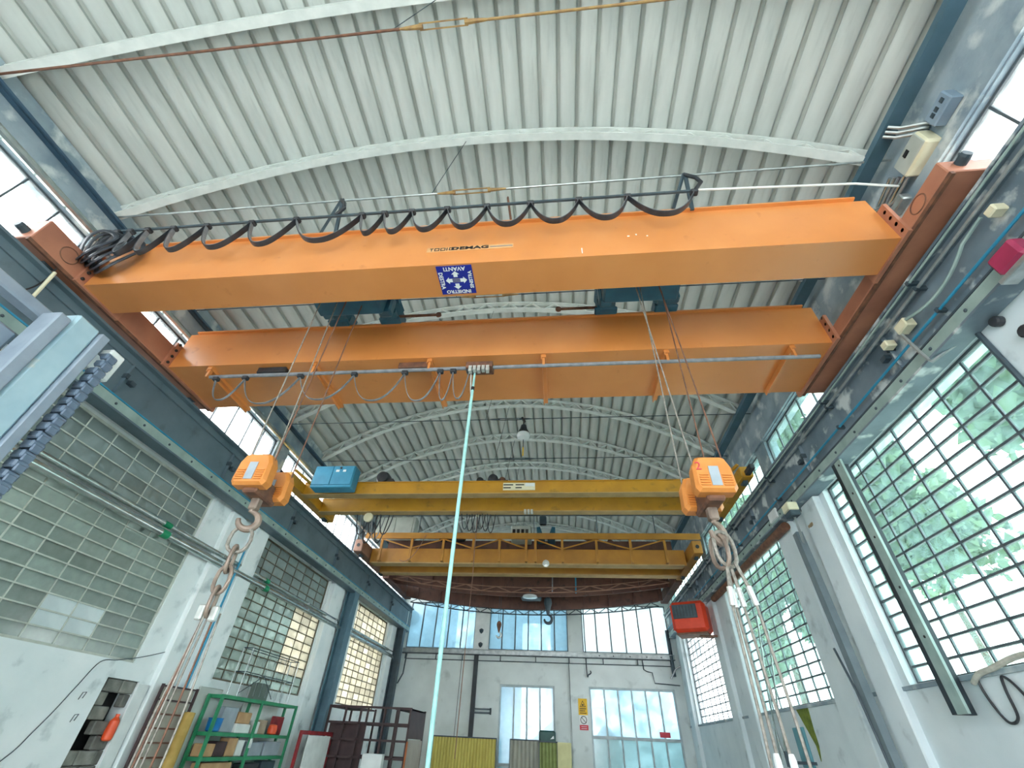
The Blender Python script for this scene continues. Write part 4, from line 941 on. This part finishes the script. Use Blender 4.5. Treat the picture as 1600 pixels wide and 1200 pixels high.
# dark pigeonhole rack
rk = empty('pigeonhole_rack', (-5.4, 15.4, 0), 'dark brown steel pigeonhole rack standing free near the far end', 'rack')
kx0, kx1, ky0, ky1, kz = -6.68, -4.26, 14.95, 16.6, 2.34
for z in (.45, .85, 1.25, 1.62, 1.98, kz): MB().box(kx0, kx1, ky0, ky0+.06, z-.05, z).build('cross_rail', rack_m, rk)
for z in (.45, .85, 1.25, 1.62, 1.98): MB().box(kx0, kx1, ky1-.06, ky1, z-.05, z).build('cross_rail', rack_m, rk)
for x in (kx0, -6.2, -5.75, -5.55, -5.05, -4.65, kx1-.05): MB().box(x, x+.05, ky0, ky0+.05, 0, kz-.05).build('upright', rack_m, rk)
for x in (kx0, -5.9, -5.2, kx1-.05): MB().box(x, x+.05, ky1-.05, ky1, 0, kz).build('upright', rack_m, rk)
MB().box(kx0, -5.9, ky0+.06, ky1-.06, kz-.06, kz-.02).box(-4.75, kx1, ky0+.06, ky1-.06, kz-.06, kz-.02).build('top_sheet', rack_m, rk)
MB().box(kx1-.02, kx1, ky0+.05, ky1-.05, 1.66, kz-.02).build('side_sheet', rack_m, rk); MB().box(kx1-.02, kx1, ky0+.05, ky1-.05, .0, 1.64).build('side_panel', M('side_tan', '#a39a90', '#938a80', 2, .6), rk)
MB().box(kx1-.01, kx1+.02, ky0-.02, ky0+.05, 0, 1.6).build('edge_strip', M('edge_orange', '#b5632c', '#a15626', 3, .6), rk)
MB().box(kx0, -5.62, ky0+.3, ky0+.34, .2, 1.95).build('back_sheet', rack_m, rk)
onb = MB().cbox(-5.35, -4.8, 14.7, 14.9, 0, 1.32, .01); thing('leaning_sheet', onb, white_p, 'pale panel standing in front of the pigeonhole rack', 'panel')
# ================================================================== MACHINE COLUMN AT THE LEFT
mc = empty('machine_column', (-5.7, 3.1, 0), 'tall pale blue machine tool column with drag chain', 'machine column')
MB().cbox(-5.95, -5.52, 2.90, 3.20, 0, 5.33, .03).build('column', mach, mc)
MB().cbox(-5.62, -5.48, 3.20, 3.31, 0, 5.30, .01).build('guide_way', mach_g, mc)
MB().cbox(-5.75, -5.50, 2.74, 2.88, 0, 5.18, .015).build('cable_duct', mach_g, mc)
MB().cbox(-5.70, -5.55, 3.32, 3.42, 4.9, 5.1, .01).cbox(-5.66, -5.50, 3.42, 3.62, 4.86, 5.26, .02).build('chain_anchor', white_p, mc)
lk = MB().cbox(-.07, .07, -.075, .075, -.05, .04, .018).cbox(-.085, -.055, -.05, .05, -.085, .0, .01).cbox(.055, .085, -.05, .05, -.085, 0, .01).mesh('chain_link', chain_m, False, False)[0]
z = 5.12; k = 0
while z > .4: place('chain_link', lk, (-5.53+(.012 if k % 2 else 0), 3.46, z), mc); z -= .115; k += 1
for x, zz, r, mt in ((-5.85, 5.22, .09, mach_g), (-6.3, 5.05, .07, mach_g)):
    MB().cbox(x-r, x+r, .3, 2.9, zz-r, zz+r*.6, .02).build('cross_beam', mt, mc)
MB().tube([(-6.6, .4, 5.1), (-6.6, 2.0, 5.08), (-6.55, 3.1, 4.95)], .05, 10).build('hydraulic_pipe', pipe_m, mc, True)
MB().cbox(-6.5, -5.95, 2.2, 2.85, 4.55, 4.95, .04).build('gear_case', mach_g, mc)
thing('bent_conduit', MB().tube([onX(x, y, -6.9) for x, y in ((86, 426), (66, 448), (50, 465), (44, 482))], .022, 8), cream, 'short bent cream conduit on the left runway web', 'conduit', smooth=True)
thing('slack_wire', MB().tube(smo([onX(x, y, -6.92) for x, y in ((88, 420), (70, 438), (45, 451), (15, 455))]), .010, 6), ink, 'black wire sagging across the left runway web', 'wire')

# ================================================================== RIGHT WALL FITTINGS
ht = empty('air_heater', (4.3, 16.1, 4.6), 'red box air heater with dark louvre hung on the right wall', 'heater')
T = Matrix.Translation((4.16, 16.0, 4.98)) @ Matrix.Rotation(math.radians(-24), 4, 'Z')
def hb(x0, x1, y0, y1, z0, z1, c): return MB().cbox(x0, x1, y0, y1, z0, z1, c).xf(T)
hb(-.54, .54, -.40, .40, -.44, .44, .10).build('casing', red_h, ht, True)
lv = hb(-.46, .28, -.43, -.39, -.06, .34, .01).build('louvre', drk, ht)
for k in range(7): MB().box(-.41+.095*k, -.40+.095*k, -.445, -.43, -.02, .30).xf(T).build('louvre_slat', ink, lv)
MB().box(-.46, .46, -.34, .34, -.49, -.44).xf(T).build('bottom_tray', rust, ht)
MB().box(4.3, 4.945, 16.3, 16.36, 4.50, 4.56).box(4.3, 4.945, 15.9, 15.96, 4.46, 4.52).build('bracket', rust, ht)
MB().tube([(4.2, 16.2, 5.4), (4.3, 16.3, 5.6), (4.6, 16.4, 5.62)], .06, 10).build('flue', steel, ht, True)
# green steel post before the first window
gp = empty('steel_post', (4.75, 6.95, 2.1), 'grey green steel channel post before the first right window', 'post')
MB().box(4.68, 4.90, 6.98, 7.07, 2.1, 5.48).build('web', M('post_dark', '#27343c', '#1f2a31', 4, .5), gp); MB().box(4.68, 4.715, 6.80, 6.98, 2.1, 5.48).build('flange', flange_m, gp)
for z in (2.9, 3.5, 4.2, 4.9, 5.4): MB().lathe([(.018, 4.675), (.018, 4.682)], (0, 6.88, z), 8, 'x').build('bolt_hole', ink, gp)
thing('rubber_cable', MB().tube(smo([(4.93, 6.62, 2.46), (4.92, 6.72, 2.42), (4.92, 6.70, 2.2), (4.92, 6.60, 2.02), (4.92, 6.44, 2.06), (4.92, 6.40, 2.3), (4.92, 6.34, 2.42), (4.92, 6.2, 2.25), (4.92, 6.02, 1.7), (4.92, 6.0, 1.2)]), .014, 8), blk, 'black cable looped below the sill beside the steel post', 'cable', smooth=True)
thing('frayed_rope', MB().tube(smo([(4.90, 6.78, 2.40), (4.88, 6.6, 2.47), (4.88, 6.35, 2.50), (4.9, 6.0, 2.56), (4.9, 5.5, 2.56)]), .03, 8), M('rag_rope', '#c9c8bd', '#aeada2', 12, .9), 'grey frayed rope lying on the sill by the steel post', 'rope', smooth=True)
# leaning dark conduit beam on the pilaster
thing('cable_trunking', MB().bar((4.70, 8.95, 5.05), (4.72, 8.68, .0), .17, .12, (1, 0, 0)), M('trunk_grey', '#76858c', '#66757d', 3, .5), 'grey vertical cable trunking down the right pilaster', 'trunking')
thing('thin_rod', MB().tube([(4.62, 9.05, 3.1), (4.64, 8.9, 2.5), (4.66, 8.62, 0.02)], .018, 6), drk, 'thin dark rod beside the grey cable trunking', 'rod')
fl = empty('floodlight', (4.5, 8.6, 5.2), 'square floodlight with dark body at the top of the trunking', 'floodlight')
c = onX(1237, 800, 4.52)
MB().cbox(c.x-.10, c.x+.10, c.y-.13, c.y+.13, c.z+.0, c.z+.16, .015).build('lens', cream, fl); MB().cbox(c.x-.09, c.x+.10, c.y-.13, c.y+.13, c.z-.10, c.z, .015).build('body', drk, fl)
MB().bar((c.x+.02, c.y, c.z-.1), (4.72, 8.9, c.z-.5), .04, .05).build('arm', steel, fl)
c = onX(1208, 806, 4.665); thing('blank_plate', MB().cbox(c.x-.02, c.x+.02, c.y-.20, c.y+.20, c.z-.10, c.z+.10, .006), white_p, 'white square plate fixed to the right runway girder', 'plate')
c = onX(1270, 820, 4.86); thing('hanging_plug', MB().lathe([(.02, -.09), (.045, -.06), (.05, .02), (.04, .06), (.045, .10)], c, 12, 'y'), M('bulb_tan', '#b9a888', '#8f7d60', 8, .5), 'small tan plug hanging on the right pilaster', 'plug', smooth=True)
thing('plug_wire', MB().tube([onX(x, y, 4.88) for x, y in ((1255, 782), (1262, 795), (1270, 806), (1273, 818))], .008, 5), flange_m, 'thin wire running to the tan plug', 'wire')
# boxes on the upper right wall
def pbox(name, pts, x, d, mt, lab, cat):
    ps = [onX(a, b, x) for a, b in pts]; ys = [p.y for p in ps]; zs = [p.z for p in ps]
    return thing(name, MB().cbox(x, x+d, min(ys), max(ys), min(zs), max(zs), .02), mt, lab, cat)
e = empty('switch_box', (4.9, 2.9, 7.6), 'cream switch box on the concrete band above the right clerestory', 'switch box')
MB().cbox(4.74, 4.95, 2.66, 3.14, 7.62, 7.92, .03).build('casing', cream, e); MB().cbox(4.725, 4.745, 2.68, 3.12, 7.64, 7.90, .01).build('cover', M('box_grey', '#b7bdb6', '#a9afa8', 3, .5), e); MB().box(4.715, 4.728, 2.86, 2.95, 7.78, 7.84).build('switch', ink, e)
e = empty('fuse_box', (4.9, 2.4, 7.7), 'grey blue fuse box with two slots above the cream switch box', 'fuse box')
MB().cbox(4.80, 4.95, 2.22, 2.56, 7.72, 7.94, .015).build('casing', M('fuse_blue', '#8ea3b5', '#7f95a8', 3, .5), e)
for y in (2.30, 2.40, 2.47): MB().box(4.79, 4.803, y-.03, y+.02, 7.80, 7.86).build('slot', drk, e)
e = empty('conduit_bundle', (4.8, 3.3, 7.9), 'tangle of pale conduits below the cream switch box', 'conduit')
for k in range(5): MB().tube([(4.86-.02*k, 3.16+.03*k, 7.72+.05*k), (4.84, 3.5+.06*k, 7.68+.06*k), (4.75-.05*k, 3.75+.05*k, 7.75+.06*k)], .022, 8).build('conduit', [steel, pipe_m, cable_g][k % 3], e, True)
MB().cbox(4.78, 4.92, 3.35, 3.62, 7.50, 7.62, .015).build('gland_box', steel, e)
e = empty('conduit_bundle', (4.8, 2.6, 8.0), 'short curved conduits between eaves channel and fuse box', 'conduit')
for k in range(3): MB().tube([(4.60, 2.72+.06*k, 8.22), (4.70, 2.70+.06*k, 8.12), (4.86, 2.62+.06*k, 8.0), (4.93, 2.6+.05*k, 7.95)], .022, 8).build('conduit', steel, e, True)
thing('white_conduit', MB().tube([(4.80, 3.35, 7.82), (1.9, 3.30, 7.84), (-7.2, 3.3, 7.80)], .012, 6) if False else MB().tube([(4.80, 3.30, 7.72), (4.2, 3.22, 7.72), (2.05, 3.12, 7.66)], .016, 8), white_p, 'thin white conduit running from the wall boxes to the festoon rail', 'conduit', smooth=True)
e = empty('alarm_horn', (4.6, 3.0, 5.4), 'red alarm box under the right runway near the first window', 'alarm')
MB().cbox(4.50, 4.66, 2.80, 3.10, 5.42, 5.66, .03).build('casing', M('alarm_red', '#a8335a', '#932a4d', 3, .4), e); MB().cbox(4.52, 4.68, 2.76, 3.16, 5.36, 5.42, .01).build('base', steel, e)
thing('ring_clip', MB().lathe([(.05, 4.86), (.07, 4.88), (.07, 4.94)], (0, 3.58, 5.12), 14, 'x'), blk, 'dark round cable clip on the plaster by the first window', 'clip')
thing('ring_clip', MB().lathe([(.05, 4.86), (.06, 4.88), (.06, 4.94)], (0, 3.72, 5.42), 14, 'x'), blk, 'dark oval hole cover above the round cable clip', 'clip')
thing('window_conduit', MB().tube([(4.92, 3.97, 5.75), (4.92, 3.97, 2.3)], .03, 8), drk, 'dark vertical conduit at the near edge of the first right window', 'conduit', smooth=True)
# moss streak and pipes low on the right wall
mb = MB(); pts = [(1243, 1106), (1262, 1104), (1272, 1140), (1280, 1165), (1284, 1190), (1276, 1165), (1262, 1140)]
ps = [onX(a, b, RX-.001) for a, b in pts]; mb.prism([(p.y, p.z) for p in ps], RX-.014, RX-.002, 'x'); thing('moss_streak', mb, moss, 'green moss streak growing down the right wall below the sill', 'moss')
for k, (a, b) in enumerate((((1182, 960), (1222, 1195)), ((1200, 985), (1232, 1195)), ((1208, 1125), (1235, 1200)))):
    p, q = onX(*a, 4.84), onX(*b, 4.84); thing('surface_conduit', MB().tube([p, p.lerp(q, .55)+Vector((0, .12, 0)), q], .02, 8), pipe_m, ['grey conduit down the right wall past the sill', 'second grey conduit curving beside the first', 'short conduit branching below the sill'][k], 'conduit', smooth=True)
thing('iron_bracket', MB().box(4.55, 4.95, 11.9, 11.95, 1.55, 1.6).box(4.6, 4.66, 11.6, 12.2, 1.45, 1.5).box(4.55, 4.6, 12.3, 12.4, 1.5, 1.75), drk, 'dark iron bracket on the right wall below the window', 'bracket')
thing('notice_board', MB().cbox(4.90, 4.95, 12.0, 12.5, 1.5, 2.15, .01), M('board_teal', '#5f9aa6', '#4f8a98', 3, .5), 'small teal notice board under the right sill', 'board')
thing('rusty_pipe', MB().tube([(4.76, 9.4, 5.38), (4.76, 15.2, 5.38)], .09, 12), rust, 'thick rusty pipe under the right runway girder', 'pipe', smooth=True)

# ================================================================== FAR WALL FITTINGS
lg = empty('steel_beam', (-1.2, FY-.1, 4.7), 'grey steel beam along the far wall below the upper windows', 'beam')
MB().box(-7.2, 4.75, FY-.16, FY-.13, 4.68, 4.84).build('web', steel, lg); MB().box(-7.2, 4.75, FY-.26, FY-.01, 4.66, 4.68).build('bottom_flange', drk, lg); MB().box(-7.2, 4.75, FY-.22, FY-.01, 4.84, 4.86).build('top_flange', steel, lg)
for x in (1.6, 2.2, 2.9, 3.6, 4.2): MB().lathe([(.025, FY-.17), (.025, FY-.16)], (x, 0, 4.76), 8, 'y').build('bolt', ink, lg)
cl = empty('surface_conduit', (-1.2, FY-.05, 4.5), 'thin conduit hung below the far wall beam', 'conduit')
MB().tube([(-7.0, FY-.06, 4.46), (4.6, FY-.06, 4.46)], .018, 8).build('conduit', drk, cl, True)
for x in (-7.0, -5.6, -4.4, -2.7, -1.15, .3, 1.75, 3.2): MB().box(x-.02, x+.02, FY-.08, FY-.04, 4.46, 4.66).build('hanger', drk, cl)
thing('black_downpipe', MB().box(-3.86, -3.68, FY-.13, FY-.015, 0, 4.66), M('tarred', '#333a41', '#2a3036', 4, .6), 'black square downpipe on the far wall', 'pipe')
thing('iron_bracket', MB().box(-3.68, -2.98, FY-.10, FY-.02, 2.73, 2.78).box(-3.68, -2.98, FY-.10, FY-.02, 2.60, 2.66).box(-3.04, -2.98, FY-.10, FY-.02, 2.58, 2.8), drk, 'dark iron bracket beside the black downpipe', 'bracket')
thing('thin_wire', MB().tube([(-4.42, FY-.05, 4.46), (-4.44, FY-.05, 1.85)], .012, 5), drk, 'thin dark wire down the far wall left of the black downpipe', 'wire')
thing('thin_wire', MB().tube([(.28, FY-.05, 4.46), (.32, FY-.05, 1.2)], .012, 5), drk, 'thin dark wire down the far wall right of the middle door', 'wire')
thing('hooked_rod', MB().tube(smo([(1.02, FY-.07, 6.6), (1.03, FY-.07, 4.2), (1.1, FY-.07, 4.08), (1.2, FY-.07, 4.14), (1.18, FY-.07, 4.22)]), .025, 6), drk, 'dark hooked rod hanging beside the wide far door', 'rod', smooth=True)
thing('bent_conduit', MB().tube([(3.4, FY-.06, 4.7), (3.42, FY-.06, 4.32), (3.55, FY-.06, 4.25), (3.75, FY-.06, 4.22), (3.8, FY-.06, 3.85), (4.8, FY-.06, 3.8)], .022, 6), drk, 'dark bent conduit above the wide far door', 'conduit', smooth=True)
thing('corner_pipe', MB().tube([(4.62, FY-.12, 5.8), (4.62, FY-.12, 4.1)], .08, 10), drk, 'thick dark pipe stub in the right far corner', 'pipe', smooth=True)
thing('corner_pipe', MB().tube([(4.9, FY-.3, 4.45), (4.7, FY-.25, 4.35), (4.45, FY-.2, 4.0)], .035, 8), steel, 'bent grey pipe stub in the right far corner', 'pipe', smooth=True)
thing('bent_conduit', MB().tube([(-6.95, FY-.06, 4.66), (-6.98, FY-.06, 3.9), (-7.15, FY-.06, 3.55), (-7.35, FY-.06, 3.5)], .03, 6), drk, 'dark bent conduit in the left far corner', 'conduit', smooth=True)
# pillars of the far wall seen between upper windows
for i, (a, b) in enumerate(((-3.93, -3.3), (.3, .9))): struct('trim_%d' % (16+i), MB().box(a, b, FY-.06, FY+.02, 0 if i else 4.9, 6.85 if i == 0 else 6.85), white_p if i == 0 else far_m, 'pale pier between the upper windows of the far wall')
for z in (5.6, 5.05): thing('pier_lamp', MB().lathe([(.03, .1), (.10, .05), (.08, -.04), (.02, -.1)], (-3.62, FY-.14, z), 12), drk, 'small dark lamp on the pale pier, %s one' % ('upper' if z > 5.3 else 'lower'), 'lamp', smooth=True)
# warning sign
sg = empty('warning_sign', (.78, FY-.06, 2.2), 'tall safety sign, yellow warning above, red prohibition below', 'sign')
fyy = FY-.075
MB().box(.60, .96, fyy, fyy+.012, 2.70, 3.24).build('yellow_plate', sign_y, sg)
for p in ([(.78, 3.18), (.66, 2.96), (.90, 2.96)],): MB().prism(p, fyy-.003, fyy, 'y').build('triangle', ink, sg)
MB().prism([(.78, 3.14), (.69, 2.98), (.87, 2.98)], fyy-.006, fyy-.003, 'y').build('triangle_fill', sign_y, sg); MB().prism([(.74, 3.0), (.82, 3.0), (.80, 3.06), (.76, 3.06)], fyy-.009, fyy-.006, 'y').build('pictogram', ink, sg)
for k in range(3): MB().box(.65, .91-.04*(k % 2), fyy-.003, fyy, 2.89-.07*k, 2.915-.07*k).build('print', ink, sg)
MB().box(.62, .96, fyy, fyy+.012, 2.38, 2.69).build('white_plate', sign_w, sg); MB().box(.62, .96, fyy, fyy+.012, 2.22, 2.38).build('red_plate', sign_r, sg)
ring = [(.79+.12*math.cos(2*math.pi*i/20), fyy-.004, 2.54+.12*math.sin(2*math.pi*i/20)) for i in range(20)]
MB().tube(ring, .012, 5, closed=True).build('ring', ink, sg); MB().bar((.71, fyy-.004, 2.62), (.87, fyy-.004, 2.46), .008, .02).build('slash', ink, sg)
for k in range(2): MB().box(.68, .90, fyy-.003, fyy, 2.32-.06*k, 2.335-.06*k).build('print', sign_w, sg)
# corrugated screens before the far wall
def corr(x0, x1, y, z1, pitch, mt, name, lab, frame=None):
    mb = MB(); n = max(2, int((x1-x0)/pitch*2)); vs = []; fs = []
    for i in range(n+1):
        x = x0+(x1-x0)*i/n; yy = y+(.02 if i % 2 else -.02)
        vs += [(x, yy, .02), (x, yy, z1), (x, yy+.006, z1), (x, yy+.006, .02)]
    for i in range(n):
        a, b = i*4, i*4+4
        for j in range(4): fs.append((a+j, b+j, b+(j+1) % 4, a+(j+1) % 4))
    fs += [(0, 1, 2, 3), (n*4+3, n*4+2, n*4+1, n*4)]
    mb.add(vs, fs); e = empty(name, ((x0+x1)/2, y, 0), lab, 'screen')
    mb.build('corrugated_sheet', mt, e)
    MB().box(x0-.03, x1+.03, y-.035, y+.035, z1, z1+.04).build('top_rail', drk, e)
    for x in (x0-.015, x1+.015): MB().box(x-.015, x+.015, y-.03, y+.03, 0, z1).build('side_post', drk, e)
corr(-5.05, -2.62, 21.4, 1.80, .115, ycorr, 'yellow_screen', 'yellow corrugated screen standing left of the middle far door')
corr(-2.06, -.98, 21.4, 1.80, .15, gcorr, 'clear_screen', 'grey translucent corrugated screen before the middle far door')
corr(-.96, -.30, 21.45, 1.78, .12, M('olive_sheet', '#8d9a5c', '#7c894e', 4, .5), 'olive_screen', 'olive corrugated screen below the dark green box')
tag(MB().cbox(-.28, .24, 21.4, 21.46, 0, 1.80, .01).build('leaning_sheet', M('pale_yellow', '#d9d6a0', '#c9c690', 3, .5)), 'plain pale yellow panel right of the corrugated screens', 'panel')
e = empty('green_box', (-.65, 21.7, 0), 'dark green steel box cabinet behind the olive screen', 'cabinet')
MB().cbox(-.98, -.34, 21.55, 21.95, 0, 2.14, .05).build('casing', M('dark_green', '#2d5a55', '#244b47', 3, .5), e); MB().prism([(-.55, 1.88), (-.40, 1.90), (-.42, 1.99)], 21.54, 21.55, 'y').build('label', white_p, e)
# sloping stair beyond the middle door
thing('outside_stair', MB().prism([(-2.68, .9), (-.2, 2.72), (-.2, 2.4), (-2.68, .5)], FY+.9, FY+1.9, 'y').prism([(-2.6, -.25), (-2.3, -.25), (-2.3, 1.1), (-2.6, .9)], FY+.9, FY+1.9, 'y').prism([(-.6, -.25), (-.2, -.25), (-.2, 2.5), (-.6, 2.3)], FY+.9, FY+1.9, 'y'), M('stair_grey', '#aeb9be', '#9da9af', 2, .8), 'pale sloping stair flight outside the middle far door', 'stair')

# pendant lamp in the vault
lp = empty('pendant_lamp', (-.82, 9.42, 8.0), 'dark bell shaped pendant lamp with glass bowl under the vault', 'lamp')
cx, cyy = onY(818, 672, 9.42).x, 9.42
MB().lathe([(.03, 8.12), (.07, 8.08), (.09, 7.98), (.12, 7.92), (.17, 7.82), (.16, 7.80)], (cx, cyy, 0), 20).build('bell', blk, lp, True)
MB().lathe([(.165, 7.82), (.18, 7.76), (.15, 7.69), (.06, 7.65)], (cx, cyy, 0), 20).build('bowl', lampglass, lp, True)
MB().tube([(cx, cyy, 8.12), (cx, cyy, 8.32)], .02, 6).bar((cx-.05, cyy, 8.34), (cx+.03, cyy, 8.2), .06, .06).build('clamp', blk, lp)
MB().tube([(cx, cyy, 7.66), (cx, cyy, 7.42)], .008, 5).build('cord', ink, lp); MB().tube([(cx, cyy, 7.42), (cx, cyy, 7.18)], .016, 6).build('pull_handle', sign_y, lp)
